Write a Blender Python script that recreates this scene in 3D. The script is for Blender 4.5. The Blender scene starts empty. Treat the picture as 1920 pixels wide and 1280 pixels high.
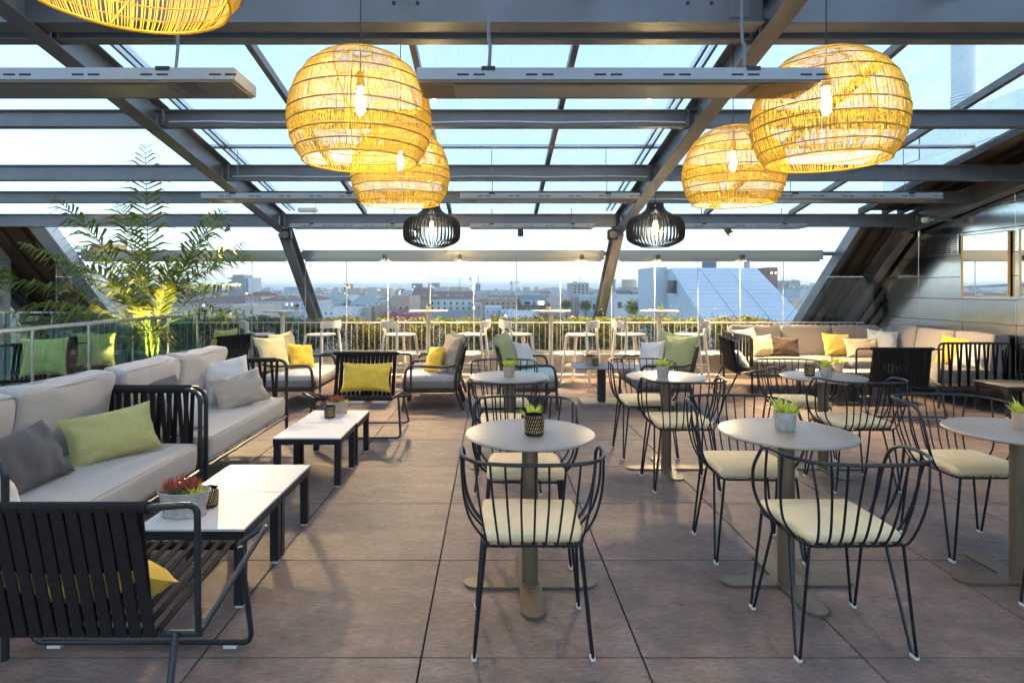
import bpy, math, random
from mathutils import Vector, Matrix, noise, Euler
R = math.radians
PI = math.pi
random.seed(7)
SC = bpy.context.scene
COL = SC.collection

# ------------------------------------------------------------------ camera
H = 1.47            # eye height
F = 1130.0          # focal length in photo pixels (1920 wide)
cam_d = bpy.data.cameras.new('camera')
cam = bpy.data.objects.new('camera', cam_d)
COL.objects.link(cam)
cam.location = (0, 0, H)
cam.rotation_euler = (R(90), 0, 0)
cam_d.sensor_width = 36.0
cam_d.lens = F / 1920 * 36
cam_d.shift_x = (960 - 922) / 1920
cam_d.shift_y = -(640 - 541) / 1920
cam_d.clip_start = 0.05
cam_d.clip_end = 30000
SC.camera = cam

# ------------------------------------------------------------------ world, sun, exposure
SUN_EL, SUN_AZ = 12.0, 100.0         # low evening sun on the right (azimuth from +Y towards +X)
w = bpy.data.worlds.new('World')
SC.world = w
w.use_nodes = True
nt = w.node_tree
nt.nodes.clear()
sky = nt.nodes.new('ShaderNodeTexSky')
sky.sky_type = 'NISHITA'
sky.sun_disc = False
sky.sun_elevation = R(SUN_EL)
sky.sun_rotation = R(SUN_AZ)
sky.altitude = 100
sky.air_density = 1.0
sky.dust_density = 0.35
sky.ozone_density = 3.2
# thin high cloud veil over the whole sky
tc = nt.nodes.new('ShaderNodeTexCoord')
mp = nt.nodes.new('ShaderNodeMapping'); mp.inputs['Scale'].default_value = (1.2, 1.2, 6.5)
nz = nt.nodes.new('ShaderNodeTexNoise'); nz.inputs['Scale'].default_value = 2.1; nz.inputs['Detail'].default_value = 7; nz.inputs['Roughness'].default_value = .62
cr = nt.nodes.new('ShaderNodeValToRGB')
cr.color_ramp.elements[0].position = .42; cr.color_ramp.elements[0].color = (0.45, 0.45, 0.45, 1)
cr.color_ramp.elements[1].position = .75; cr.color_ramp.elements[1].color = (.80, .80, .80, 1)
mx = nt.nodes.new('ShaderNodeMix'); mx.data_type = 'RGBA'
mx.inputs[7].default_value = (1.50, 1.95, 2.40, 1)
bg = nt.nodes.new('ShaderNodeBackground'); bg.inputs['Strength'].default_value = 0.15
wo = nt.nodes.new('ShaderNodeOutputWorld')
L = nt.links.new
L(tc.outputs['Generated'], mp.inputs['Vector']); L(mp.outputs[0], nz.inputs['Vector']); L(nz.outputs['Fac'], cr.inputs[0])
L(cr.outputs[0], mx.inputs[0]); L(sky.outputs[0], mx.inputs[6]); L(mx.outputs[2], bg.inputs[0]); L(bg.outputs[0], wo.inputs[0])

sun_d = bpy.data.lights.new('sun', 'SUN')
sun_d.energy = 0.2
sun_d.angle = R(20)
sun_d.color = (1, .86, .72)
sun = bpy.data.objects.new('sun', sun_d)
COL.objects.link(sun)
sd = Vector((math.sin(R(SUN_AZ)) * math.cos(R(SUN_EL)), math.cos(R(SUN_AZ)) * math.cos(R(SUN_EL)), math.sin(R(SUN_EL))))
sun.rotation_euler = (-sd).to_track_quat('-Z', 'Y').to_euler()

SC.view_settings.view_transform = 'Standard'
SC.view_settings.look = 'None'
SC.view_settings.exposure = 2.05
SC.view_settings.gamma = 1
SC.view_settings.use_curve_mapping = False
SC.cycles.use_adaptive_sampling = True
SC.cycles.adaptive_threshold = .035
SC.cycles.max_bounces = 6
SC.cycles.transparent_max_bounces = 24
SC.cycles.diffuse_bounces = 3
SC.cycles.glossy_bounces = 3
SC.cycles.sample_clamp_indirect = 6
SC.cycles.caustics_reflective = False
SC.cycles.caustics_refractive = False

# ------------------------------------------------------------------ materials
MATS = {}
def mat(name, col, rough=.5, metal=0., var=.0, vscale=8., bump=0., bscale=60., spec=.5, col2=None, objvar=0., emit=None, estr=0., stretch=None, sheen=0., trans=0.):
    m = bpy.data.materials.new(name); m.use_nodes = True
    n = m.node_tree.nodes; l = m.node_tree.links
    p = n['Principled BSDF']
    p.inputs['Base Color'].default_value = (*col, 1)
    p.inputs['Roughness'].default_value = rough
    p.inputs['Metallic'].default_value = metal
    p.inputs['Specular IOR Level'].default_value = spec
    if sheen: p.inputs['Sheen Weight'].default_value = sheen
    tcn = n.new('ShaderNodeTexCoord')
    src = tcn.outputs['Object']
    if stretch:
        mpn = n.new('ShaderNodeMapping'); mpn.inputs['Scale'].default_value = stretch
        l.new(src, mpn.inputs[0]); src = mpn.outputs[0]
    last = None
    if var or col2:
        t = n.new('ShaderNodeTexNoise'); t.inputs['Scale'].default_value = vscale; t.inputs['Detail'].default_value = 6; t.inputs['Roughness'].default_value = .65
        l.new(src, t.inputs['Vector'])
        r = n.new('ShaderNodeValToRGB')
        a = tuple(c * (1 - var) for c in col); b = col2 or tuple(min(1, c * (1 + var)) for c in col)
        r.color_ramp.elements[0].position = .33; r.color_ramp.elements[0].color = (*a, 1)
        r.color_ramp.elements[1].position = .67; r.color_ramp.elements[1].color = (*b, 1)
        l.new(t.outputs['Fac'], r.inputs[0]); last = r.outputs[0]
    if objvar:
        oi = n.new('ShaderNodeObjectInfo'); mr = n.new('ShaderNodeMapRange')
        mr.inputs[3].default_value = 1 - objvar; mr.inputs[4].default_value = 1 + objvar
        l.new(oi.outputs['Random'], mr.inputs[0])
        hs = n.new('ShaderNodeHueSaturation'); hs.inputs['Color'].default_value = (*col, 1)
        if last: l.new(last, hs.inputs['Color'])
        l.new(mr.outputs[0], hs.inputs['Value']); last = hs.outputs[0]
    if last: l.new(last, p.inputs['Base Color'])
    if bump:
        t2 = n.new('ShaderNodeTexNoise'); t2.inputs['Scale'].default_value = bscale; t2.inputs['Detail'].default_value = 4
        l.new(src, t2.inputs['Vector'])
        b = n.new('ShaderNodeBump'); b.inputs['Strength'].default_value = bump; b.inputs['Distance'].default_value = .01
        l.new(t2.outputs['Fac'], b.inputs['Height']); l.new(b.outputs[0], p.inputs['Normal'])
    if emit:
        p.inputs['Emission Color'].default_value = (*emit, 1); p.inputs['Emission Strength'].default_value = estr
    if trans:   # thin leaf / reed: part of the light passes through
        tr = n.new('ShaderNodeBsdfTranslucent'); ms = n.new('ShaderNodeMixShader'); ms.inputs[0].default_value = trans
        if last: l.new(last, tr.inputs[0])
        else: tr.inputs[0].default_value = (*col, 1)
        l.new(p.outputs[0], ms.inputs[1]); l.new(tr.outputs[0], ms.inputs[2])
        l.new(ms.outputs[0], n['Material Output'].inputs[0])
    MATS[name] = m
    return m

def glass_mat(name, tint, refl=1.0):
    m = bpy.data.materials.new(name); m.use_nodes = True
    n = m.node_tree.nodes; l = m.node_tree.links; n.clear()
    o = n.new('ShaderNodeOutputMaterial'); t = n.new('ShaderNodeBsdfTransparent'); g = n.new('ShaderNodeBsdfGlossy')
    t.inputs[0].default_value = (*tint, 1); g.inputs['Roughness'].default_value = .0
    fr = n.new('ShaderNodeFresnel'); fr.inputs[0].default_value = 1.45
    mu = n.new('ShaderNodeMath'); mu.operation = 'MULTIPLY'; mu.inputs[1].default_value = refl
    ms = n.new('ShaderNodeMixShader')
    ge = n.new('ShaderNodeNewGeometry'); iv = n.new('ShaderNodeMath'); iv.operation = 'SUBTRACT'; iv.inputs[0].default_value = 1     # only the face the ray enters by reflects
    m2 = n.new('ShaderNodeMath'); m2.operation = 'MULTIPLY'; m2.use_clamp = True
    l.new(ge.outputs['Backfacing'], iv.inputs[1]); l.new(mu.outputs[0], m2.inputs[0]); l.new(iv.outputs[0], m2.inputs[1])
    l.new(fr.outputs[0], mu.inputs[0]); l.new(m2.outputs[0], ms.inputs[0]); l.new(t.outputs[0], ms.inputs[1]); l.new(g.outputs[0], ms.inputs[2]); l.new(ms.outputs[0], o.inputs[0])
    MATS[name] = m
    return m

def emis_mat(name, col, s):
    m = bpy.data.materials.new(name); m.use_nodes = True
    n = m.node_tree.nodes; l = m.node_tree.links; n.clear()
    o = n.new('ShaderNodeOutputMaterial'); e = n.new('ShaderNodeEmission'); e.inputs[0].default_value = (*col, 1); e.inputs[1].default_value = s
    l.new(e.outputs[0], o.inputs[0]); MATS[name] = m
    return m

def weave_mat(name, c1, c2, scale):
    m = mat(name, c1, .9)
    n = m.node_tree.nodes; l = m.node_tree.links
    tcn = n.new('ShaderNodeTexCoord'); ck = n.new('ShaderNodeTexWave'); ck.wave_type = 'BANDS'; ck.bands_direction = 'DIAGONAL'
    ck.inputs['Scale'].default_value = scale; ck.inputs['Distortion'].default_value = 0
    w2 = n.new('ShaderNodeTexWave'); w2.bands_direction = 'Z'; w2.inputs['Scale'].default_value = scale * .8; 
    mul = n.new('ShaderNodeMath'); mul.operation = 'MULTIPLY'
    l.new(tcn.outputs['Object'], ck.inputs[0]); l.new(tcn.outputs['Object'], w2.inputs[0]); l.new(ck.outputs['Fac'], mul.inputs[0]); l.new(w2.outputs['Fac'], mul.inputs[1])
    r = n.new('ShaderNodeValToRGB'); r.color_ramp.elements[0].position = .2; r.color_ramp.elements[1].position = .35
    r.color_ramp.elements[0].color = (*c1, 1); r.color_ramp.elements[1].color = (*c2, 1)
    l.new(mul.outputs[0], r.inputs[0]); l.new(r.outputs[0], n['Principled BSDF'].inputs['Base Color'])
    return m

mat('tile', (.222, .160, .140), .40, 0, .20, 3.0, .35, 120, .35, objvar=.10, stretch=(1, 2.6, 1))
# slate grain on the tiles: fine fibres and pale flecks over the broad mottling
_m = MATS['tile']; _n = _m.node_tree.nodes; _l = _m.node_tree.links; _p = _n['Principled BSDF']
_src = _p.inputs['Base Color'].links[0].from_socket
_tc = _n.new('ShaderNodeTexCoord'); _oi = _n.new('ShaderNodeObjectInfo')
_ad = _n.new('ShaderNodeVectorMath'); _ad.operation = 'ADD'; _mu = _n.new('ShaderNodeVectorMath'); _mu.operation = 'SCALE'; _mu.inputs[3].default_value = 37.
_cb = _n.new('ShaderNodeCombineXYZ'); _l.new(_oi.outputs['Random'], _cb.inputs[0]); _l.new(_oi.outputs['Random'], _cb.inputs[1]); _l.new(_cb.outputs[0], _mu.inputs[0])
_l.new(_tc.outputs['Object'], _ad.inputs[0]); _l.new(_mu.outputs[0], _ad.inputs[1])
_mp = _n.new('ShaderNodeMapping'); _mp.inputs['Scale'].default_value = (14, 42, 14); _l.new(_ad.outputs[0], _mp.inputs[0])
_t = _n.new('ShaderNodeTexNoise'); _t.inputs['Scale'].default_value = 1.6; _t.inputs['Detail'].default_value = 9; _t.inputs['Roughness'].default_value = .75; _l.new(_mp.outputs[0], _t.inputs['Vector'])
_t2 = _n.new('ShaderNodeTexNoise'); _t2.inputs['Scale'].default_value = 3.1; _t2.inputs['Detail'].default_value = 8; _t2.inputs['Roughness'].default_value = .7; _l.new(_ad.outputs[0], _t2.inputs['Vector'])
_r = _n.new('ShaderNodeMapRange'); _r.inputs[1].default_value = .3; _r.inputs[2].default_value = .7; _r.inputs[3].default_value = .62; _r.inputs[4].default_value = 1.38; _l.new(_t.outputs['Fac'], _r.inputs[0])
_r2 = _n.new('ShaderNodeMapRange'); _r2.inputs[1].default_value = .35; _r2.inputs[2].default_value = .68; _r2.inputs[3].default_value = .72; _r2.inputs[4].default_value = 1.22; _l.new(_t2.outputs['Fac'], _r2.inputs[0])
_mm = _n.new('ShaderNodeMath'); _mm.operation = 'MULTIPLY'; _l.new(_r.outputs[0], _mm.inputs[0]); _l.new(_r2.outputs[0], _mm.inputs[1])
_x = _n.new('ShaderNodeVectorMath'); _x.operation = 'SCALE'; _l.new(_src, _x.inputs[0]); _l.new(_mm.outputs[0], _x.inputs[3]); _l.new(_x.outputs[0], _p.inputs['Base Color'])
_rr = _n.new('ShaderNodeMapRange'); _rr.inputs[3].default_value = .42; _rr.inputs[4].default_value = .68; _l.new(_t2.outputs['Fac'], _rr.inputs[0]); _l.new(_rr.outputs[0], _p.inputs['Roughness'])
mat('grout', (.02, .018, .017), .9)
mat('steel_paint', (.175, .185, .205), .36, .5, .10, 3)
mat('steel_dark', (.16, .15, .145), .42, .5, .15, 4)
mat('white_steel', (.62, .63, .64), .4, .2, .06, 3)  # on the left wall this white holds the light that stainless reflects
mat('beam_cap', (.34, .33, .31), .3, .75, .08, 2, stretch=(.3, 4, 4))
mat('heater_face', (.33, .35, .39), .4, .4, .06, 5)
mat('heater_under', (.23, .20, .175), .45, .2, .05, 5)
mat('black_plastic', (.012, .012, .013), .45)
mat('white_plastic', (.7, .7, .68), .45)
mat('wire', (.018, .021, .028), .32, .35)
mat('tube', (.045, .050, .056), .32, .5)
mat('rope', (.016, .012, .012), .85, 0, .35, 60, .6, 240, .3)
mat('rope_brown', (.018, .012, .012), .85, 0, .35, 60, .6, 240, .3)
mat('wood_dark', (.040, .026, .020), .5, 0, .3, 20, .2, 60, stretch=(1, 1, .2))
mat('pad_cream', (.94, .73, .43), .85, 0, .06, 14, .25, 300)
mat('sofa_grey', (.50, .475, .465), .92, 0, .10, 160, .5, 420, .2, sheen=.2)
mat('sofa_taupe', (.345, .30, .275), .92, 0, .10, 160, .5, 420, .2, sheen=.2)
FAB = dict(rough=.88, var=.06, vscale=40, bump=.35, bscale=320, spec=.2, sheen=.15)
mat('cush_green', (.48, .46, .19), **FAB)
mat('cush_sage', (.41, .43, .20), **FAB)
mat('cush_lime', (.58, .56, .20), **FAB)
mat('cush_yellow', (.95, .61, .075), **FAB)
mat('cush_mustard', (.62, .42, .10), **FAB)
mat('cush_cream', (.72, .62, .34), **FAB)
mat('cush_white', (.72, .70, .68), **FAB)
mat('cush_beige', (.50, .40, .29), **FAB)
mat('cush_taupe', (.46, .39, .33), **FAB)
mat('cush_grey', (.105, .10, .11), **FAB)
mat('cush_brown', (.075, .048, .038), **FAB)
mat('seat_light', (.55, .52, .52), **FAB)
mat('seat_mint', (.45, .62, .58), **FAB)
weave_mat('zigzag', (.10, .06, .05), (.55, .50, .46), 22)
mat('table_white', (.68, .65, .63), .5, 0, .04, 6)
mat('table_edge', (.012, .013, .016), .4)
mat('table_taupe', (.37, .32, .275), .38, .15, .06, 10, .1, 200)
mat('table_post', (.19, .145, .095), .4, .35, .08, 20)
mat('table_slate', (.22, .25, .27), .3, .1, .06, 8)
mat('stool', (.84, .75, .64), .5, 0, .03, 5)
mat('stool_post', (.76, .68, .58), .45, .1, .03, 5)
mat('concrete_pot', (.45, .41, .37), .9, 0, .22, 24, .4, 60)
mat('clay_pot', (.50, .38, .30), .9, 0, .15, 30, .3, 60)
mat('succ_green', (.62, .66, .09), .5, 0, .25, 30, trans=.25)
mat('succ_dark', (.08, .24, .06), .5, 0, .25, 30, trans=.2)
mat('succ_red', (.48, .13, .08), .5, 0, .35, 30, trans=.2)
mat('dark_glass', (.03, .02, .015), .15, .2, .6, 70)
mat('rattan', (.92, .66, .085), .6, 0, .15, 20, trans=.35)
mat('rattan_ring', (.50, .30, .06), .6, 0, .2, 20)
mat('black_wood', (.020, .014, .010), .4, 0, .2, 20)
mat('brass', (.75, .52, .22), .3, .9)
mat('copper_frame', (.55, .30, .10), .3, .9)
mat('stainless', (.66, .65, .64), .15, 1.0, .05, 2, .10, 1.6, objvar=.06)
mat('stainless_dull', (.50, .47, .43), .30, .95, .06, 2, .05, 3)
mat('mansard', (.12, .098, .080), .42, .6, .15, 3)
mat('mansard_batten', (.055, .045, .038), .45, .6)
mat('mansard_brown', (.16, .085, .045), .4, .5, .2, 3)
mat('flue_paint', (.72, .80, .84), .5, 0, .05, 2)
mat('mirror', (.92, .93, .94), .0, 1.0)
mat('rail_steel', (.62, .62, .60), .22, .95)
mat('rail_white', (.74, .70, .62), .4, .1)
mat('leaf', (.12, .19, .03), .5, 0, .5, 9, trans=.35, col2=(.30, .29, .055))
mat('leaf_palm', (.10, .18, .022), .45, 0, .4, 6, trans=.38, col2=(.26, .29, .035))
mat('leaf_stem', (.12, .16, .04), .5)
mat('bark', (.09, .065, .045), .8, 0, .4, 12, .5, 40)
mat('soil', (.03, .022, .016), .95)
glass_mat('glass_clear', (.985, .99, .99), 1.3)
glass_mat('glass_roof', (.985, .993, .995), .7)
glass_mat('glass_green', (.80, .94, .91), 2.6)
mat('glass_edge', (.50, .56, .58), .3, 0)
mat('bulb_glass', (1, .8, .45), .2)
_m = MATS['glass_roof']; _n = _m.node_tree.nodes; _l = _m.node_tree.links     # rain marks and dust on the roof panes
_o = [q for q in _n if q.type == 'OUTPUT_MATERIAL'][0]; _s = _o.inputs[0].links[0].from_socket
_tc = _n.new('ShaderNodeTexCoord'); _mp = _n.new('ShaderNodeMapping'); _mp.inputs['Scale'].default_value = (5, .9, 1)
_t = _n.new('ShaderNodeTexNoise'); _t.inputs['Scale'].default_value = 1.4; _t.inputs['Detail'].default_value = 8; _t.inputs['Roughness'].default_value = .7
_r = _n.new('ShaderNodeMapRange'); _r.inputs[1].default_value = .48; _r.inputs[2].default_value = .8; _r.inputs[3].default_value = .0; _r.inputs[4].default_value = .22
_tr = _n.new('ShaderNodeBsdfTranslucent'); _tr.inputs[0].default_value = (.8, .85, .88, 1); _x = _n.new('ShaderNodeMixShader')
_l.new(_tc.outputs['Object'], _mp.inputs[0]); _l.new(_mp.outputs[0], _t.inputs['Vector']); _l.new(_t.outputs['Fac'], _r.inputs[0]); _l.new(_r.outputs[0], _x.inputs[0])
_l.new(_s, _x.inputs[1]); _l.new(_tr.outputs[0], _x.inputs[2]); _l.new(_x.outputs[0], _o.inputs[0])
emis_mat('bulb', (1.0, .72, .29), 88)
emis_mat('bulb_small', (1.0, .70, .28), 95)
emis_mat('spot_lens', (1.0, .72, .32), 60)
emis_mat('drum_glow', (1.0, .85, .60), 4)
emis_mat('window_glow', (1.0, .62, .25), 2.2)

# ------------------------------------------------------------------ mesh builder
def fillet(pts, r, n=5, closed=False):
    P = [Vector(p) for p in pts]; out = []
    N = len(P)
    for i in range(N):
        if not closed and i in (0, N - 1):
            out.append(P[i]); continue
        a, b, c = P[i - 1], P[i], P[(i + 1) % N]
        d1 = (a - b); d2 = (c - b)
        rr = min(r, d1.length * .48, d2.length * .48)
        p1 = b + d1.normalized() * rr; p2 = b + d2.normalized() * rr
        for k in range(n + 1):
            t = k / n
            out.append((1 - t) ** 2 * p1 + 2 * t * (1 - t) * b + t * t * p2)
    return out

def spline(pts, n=6):
    P = [Vector(p) for p in pts]; out = []
    for i in range(len(P) - 1):
        p0 = P[max(i - 1, 0)]; p1 = P[i]; p2 = P[i + 1]; p3 = P[min(i + 2, len(P) - 1)]
        for k in range(n):
            t = k / n
            out.append(.5 * ((2 * p1) + (-p0 + p2) * t + (2 * p0 - 5 * p1 + 4 * p2 - p3) * t * t + (-p0 + 3 * p1 - 3 * p2 + p3) * t ** 3))
    out.append(P[-1])
    return out

class MB:
    def __init__(s): s.v = []; s.f = []
    def add(s, vs, fs):
        o = len(s.v); s.v += [tuple(v) for v in vs]; s.f += [tuple(i + o for i in f) for f in fs]; return s
    def box(s, x0, x1, y0, y1, z0, z1, b=0., M=None):
        if b <= 0:
            vs = [Vector((x, y, z)) for z in (z0, z1) for y in (y0, y1) for x in (x0, x1)]
            fs = [(0, 2, 3, 1), (4, 5, 7, 6), (0, 1, 5, 4), (2, 6, 7, 3), (0, 4, 6, 2), (1, 3, 7, 5)]
        else:
            b = min(b, (x1 - x0) * .45, (y1 - y0) * .45, (z1 - z0) * .45)
            vs = []; ids = {}
            X = (x0, x1); Y = (y0, y1); Z = (z0, z1)
            for i in (0, 1):
                for j in (0, 1):
                    for k in (0, 1):
                        sx, sy, sz = (1 - 2 * i), (1 - 2 * j), (1 - 2 * k)
                        for a in range(3):
                            p = [X[i] + sx * b, Y[j] + sy * b, Z[k] + sz * b]
                            p[a] = (X[i], Y[j], Z[k])[a]
                            ids[(i, j, k, a)] = len(vs); vs.append(Vector(p))
            fs = []
            g = lambda i, j, k, a: ids[(i, j, k, a)]
            for e in (0, 1):
                fs.append((g(e, 0, 0, 0), g(e, 1, 0, 0), g(e, 1, 1, 0), g(e, 0, 1, 0)))
                fs.append((g(0, e, 0, 1), g(1, e, 0, 1), g(1, e, 1, 1), g(0, e, 1, 1)))
                fs.append((g(0, 0, e, 2), g(1, 0, e, 2), g(1, 1, e, 2), g(0, 1, e, 2)))
            for i in (0, 1):
                for j in (0, 1):
                    fs.append((g(i, j, 0, 0), g(i, j, 1, 0), g(i, j, 1, 1), g(i, j, 0, 1)))
                    fs.append((g(i, 0, j, 0), g(i, 1, j, 0), g(i, 1, j, 2), g(i, 0, j, 2)))
                    fs.append((g(0, i, j, 1), g(1, i, j, 1), g(1, i, j, 2), g(0, i, j, 2)))
                    for k in (0, 1):
                        fs.append((g(i, j, k, 0), g(i, j, k, 1), g(i, j, k, 2)))
        if M is not None: vs = [M @ v for v in vs]
        return s.add(vs, fs)
    def bar(s, a, b, wx, wz, up=(0, 0, 1), bev=0.):
        """box beam from a to b: wx wide sideways, wz high along up"""
        a = Vector(a); b = Vector(b); y = (b - a).normalized(); x = y.cross(Vector(up)).normalized(); z = x.cross(y)
        M = Matrix((x, y, z)).transposed().to_4x4(); M.translation = a
        return s.box(-wx / 2, wx / 2, 0, (b - a).length, -wz / 2, wz / 2, bev, M)
    def tube(s, pts, r, n=8, closed=False, flat=None):
        P = [Vector(p) for p in pts]; N = len(P); vs = []; fs = []
        up = None
        for i in range(N):
            if closed: t = (P[(i + 1) % N] - P[i - 1])
            else: t = P[min(i + 1, N - 1)] - P[max(i - 1, 0)]
            if t.length < 1e-9: t = Vector((0, 0, 1))
            t.normalize()
            if up is None:
                up = Vector((0, 0, 1)) if abs(t.z) < .9 else Vector((1, 0, 0))
                if flat is not None: up = Vector(flat)
            x = t.cross(up)
            if x.length < 1e-6: x = t.cross(Vector((0, 1, 0)))
            x.normalize(); u = x.cross(t).normalized(); up = u if flat is None else up
            rr = r[i] if isinstance(r, (list, tuple)) else r
            ra, rb = (rr, rr) if not isinstance(rr, tuple) else rr
            for k in range(n):
                a = 2 * PI * k / n + PI / n
                vs.append(P[i] + x * math.cos(a) * ra + u * math.sin(a) * rb)
        for i in range(N if closed else N - 1):
            j = (i + 1) % N
            for k in range(n):
                fs.append((i * n + k, i * n + (k + 1) % n, j * n + (k + 1) % n, j * n + k))
        if not closed:
            fs.append(tuple(range(n))[::-1]); fs.append(tuple((N - 1) * n + k for k in range(n)))
        return s.add(vs, fs)
    def strap(s, a, b, w, t, side, normal):
        """flat band between two points, w wide along side, t thick along normal"""
        a = Vector(a); b = Vector(b); sd_ = Vector(side).normalized() * w / 2; nn = Vector(normal).normalized() * t / 2
        vs = []
        for p in (a, b):
            vs += [p - sd_ - nn, p + sd_ - nn, p + sd_ + nn, p - sd_ + nn]
        return s.add(vs, [(0, 1, 5, 4), (1, 2, 6, 5), (2, 3, 7, 6), (3, 0, 4, 7), (0, 3, 2, 1), (4, 5, 6, 7)])
    def lathe(s, prof, n=24, c=(0, 0, 0), sx=1, sy=1):
        vs = []; fs = []; c = Vector(c)
        for r, z in prof:
            for k in range(n):
                a = 2 * PI * k / n
                vs.append(c + Vector((r * math.cos(a) * sx, r * math.sin(a) * sy, z)))
        for i in range(len(prof) - 1):
            for k in range(n):
                fs.append((i * n + k, i * n + (k + 1) % n, (i + 1) * n + (k + 1) % n, (i + 1) * n + k))
        if prof[0][0] > 1e-5: fs.append(tuple(range(n))[::-1])
        if prof[-1][0] > 1e-5: fs.append(tuple((len(prof) - 1) * n + k for k in range(n)))
        return s.add(vs, fs)
    def prism(s, poly, y0, y1):
        """polygon in x,z extruded along y"""
        n = len(poly); vs = [(x, y0, z) for x, z in poly] + [(x, y1, z) for x, z in poly]
        fs = [tuple(range(n)), tuple(range(n, 2 * n))[::-1]] + [(i, i + n, (i + 1) % n + n, (i + 1) % n) for i in range(n)]
        return s.add(vs, fs)
    def slab(s, pts, th):
        """planar quad given by 4 points, thickened along its normal"""
        P = [Vector(p) for p in pts]; nn = (P[1] - P[0]).cross(P[2] - P[0]).normalized() * th
        return s.add(P + [p + nn for p in P], [(3, 2, 1, 0), (4, 5, 6, 7), (0, 1, 5, 4), (1, 2, 6, 5), (2, 3, 7, 6), (3, 0, 4, 7)])
    def mesh(s, name, m, smooth=True, ang=35):
        me = bpy.data.meshes.new(name); me.from_pydata(s.v, [], s.f)
        if m: me.materials.append(MATS[m])
        if smooth:
            me.polygons.foreach_set('use_smooth', [True] * len(me.polygons)); me.update()
            me.set_sharp_from_angle(angle=R(ang))
        me.validate()
        return me
    def build(s, name, m, parent=None, smooth=True, ang=35):
        return link(name, s.mesh(name, m, smooth, ang), parent)

def fix_normals(me):
    import bmesh
    bm = bmesh.new(); bm.from_mesh(me); bmesh.ops.recalc_face_normals(bm, faces=bm.faces); bm.to_mesh(me); bm.free()

def link(name, me, parent=None, loc=None, rot=None):
    o = bpy.data.objects.new(name, me); COL.objects.link(o)
    if parent is not None: o.parent = parent
    if loc is not None: o.location = loc
    if rot is not None: o.rotation_euler = rot
    return o
def tag(o, label, cat, group=None):
    o['label'] = label; o['category'] = cat
    if group: o['group'] = group
    return o
def thing(name, label, cat, loc=(0, 0, 0), rz=0., group=None):
    o = bpy.data.objects.new(name, None); COL.objects.link(o); o.empty_display_size = .1
    o.location = loc; o.rotation_euler = (0, 0, rz)
    return tag(o, label, cat, group)
def struct(o):
    o['kind'] = 'structure'; return o
def clone(root, loc, rz, label, group=None):
    r = root.copy(); COL.objects.link(r); r.location = loc; r.rotation_euler = (0, 0, rz); r['label'] = label
    if group: r['group'] = group
    def rec(src, dst):
        for ch in src.children:
            c = ch.copy(); COL.objects.link(c); c.parent = dst; rec(ch, c)
    rec(root, r)
    return r

def softbox(hx, hy, hz, r=.05, n=10, puff=(.0, .0, .0), seed=0, wr=.004):
    """upholstered block centred on the origin: rounded edges, swelling faces, slight creases"""
    vs = []; fs = []; ids = {}
    def vert(p):
        k = tuple(round(c, 5) for c in p)
        if k in ids: return ids[k]
        q = Vector((p[0] * hx, p[1] * hy, p[2] * hz))
        inn = Vector((max(-hx + r, min(hx - r, q.x)), max(-hy + r, min(hy - r, q.y)), max(-hz + r, min(hz - r, q.z))))
        d = q - inn
        pos = inn + (d.normalized() * r if d.length > 1e-6 else Vector())
        if d.length < 1e-6: pos = q
        e = [(1 - abs(c) ** 2.5) for c in p]
        pos.x += math.copysign(puff[0] * e[1] * e[2], p[0]) if abs(p[0]) > .99 else 0
        pos.y += math.copysign(puff[1] * e[0] * e[2], p[1]) if abs(p[1]) > .99 else 0
        pos.z += math.copysign(puff[2] * e[0] * e[1], p[2]) if abs(p[2]) > .99 else 0
        nv = Vector((noise.noise(pos * 6 + Vector((seed, 0, 0))), noise.noise(pos * 6 + Vector((0, seed, 3))), noise.noise(pos * 5 + Vector((1, 5, seed)))))
        pos += nv * wr * 2.2
        ids[k] = len(vs); vs.append(pos); return ids[k]
    def prm(t):   # denser near the edges
        return math.copysign(1 - (1 - abs(t)) ** 1.6, t)
    T = [prm(-1 + 2 * i / n) for i in range(n + 1)]
    for ax in range(3):
        for sg in (-1, 1):
            for i in range(n):
                for j in range(n):
                    q = []
                    for (a, b) in ((i, j), (i + 1, j), (i + 1, j + 1), (i, j + 1)):
                        p = [0, 0, 0]; p[ax] = sg; p[(ax + 1) % 3] = T[a]; p[(ax + 2) % 3] = T[b]
                        q.append(vert(p))
                    fs.append(tuple(q) if sg > 0 else tuple(q[::-1]))
    m = MB(); m.add(vs, fs); return m

def pillow_mb(w_, h_, t_, seed=0, n=20):
    """scatter cushion in the x-z plane standing on z = 0, thickness along y, pointed corners, creases"""
    m = MB(); vs = []; fs = []
    for sgn in (-1, 1):
        for i in range(n + 1):
            for j in range(n + 1):
                u = -1 + 2 * i / n; v = -1 + 2 * j / n
                u = math.copysign(abs(u) ** .8, u); v = math.copysign(abs(v) ** .8, v)
                th = t_ / 2 * (max(0, (1 - u * u)) * max(0, (1 - v * v))) ** .42
                x = w_ / 2 * u * (1 - .10 * (1 - v * v) * abs(u)); z = h_ / 2 * v * (1 - .11 * (1 - u * u) * abs(v))
                cr_ = noise.noise(Vector((x * 9 + seed * 3.1, z * 9, sgn * 2 + seed))) * .018 + noise.noise(Vector((x * 20 + seed, z * 26, sgn))) * .007
                rad = math.hypot(u, v); fold = .018 * math.sin(math.atan2(v, u) * 9 + seed) * max(0, rad - .55)
                vs.append((x, sgn * (th + (cr_ + fold) * min(1, th / t_ * 4)), z + h_ / 2))
    N = (n + 1) ** 2
    for i in range(n):
        for j in range(n):
            a = i * (n + 1) + j
            q = (a, a + n + 1, a + n + 2, a + 1)
            fs.append(q); fs.append(tuple(N + k for k in q)[::-1])
    m.add(vs, fs); return m
PCACHE = {}
PN = [0]
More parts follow.
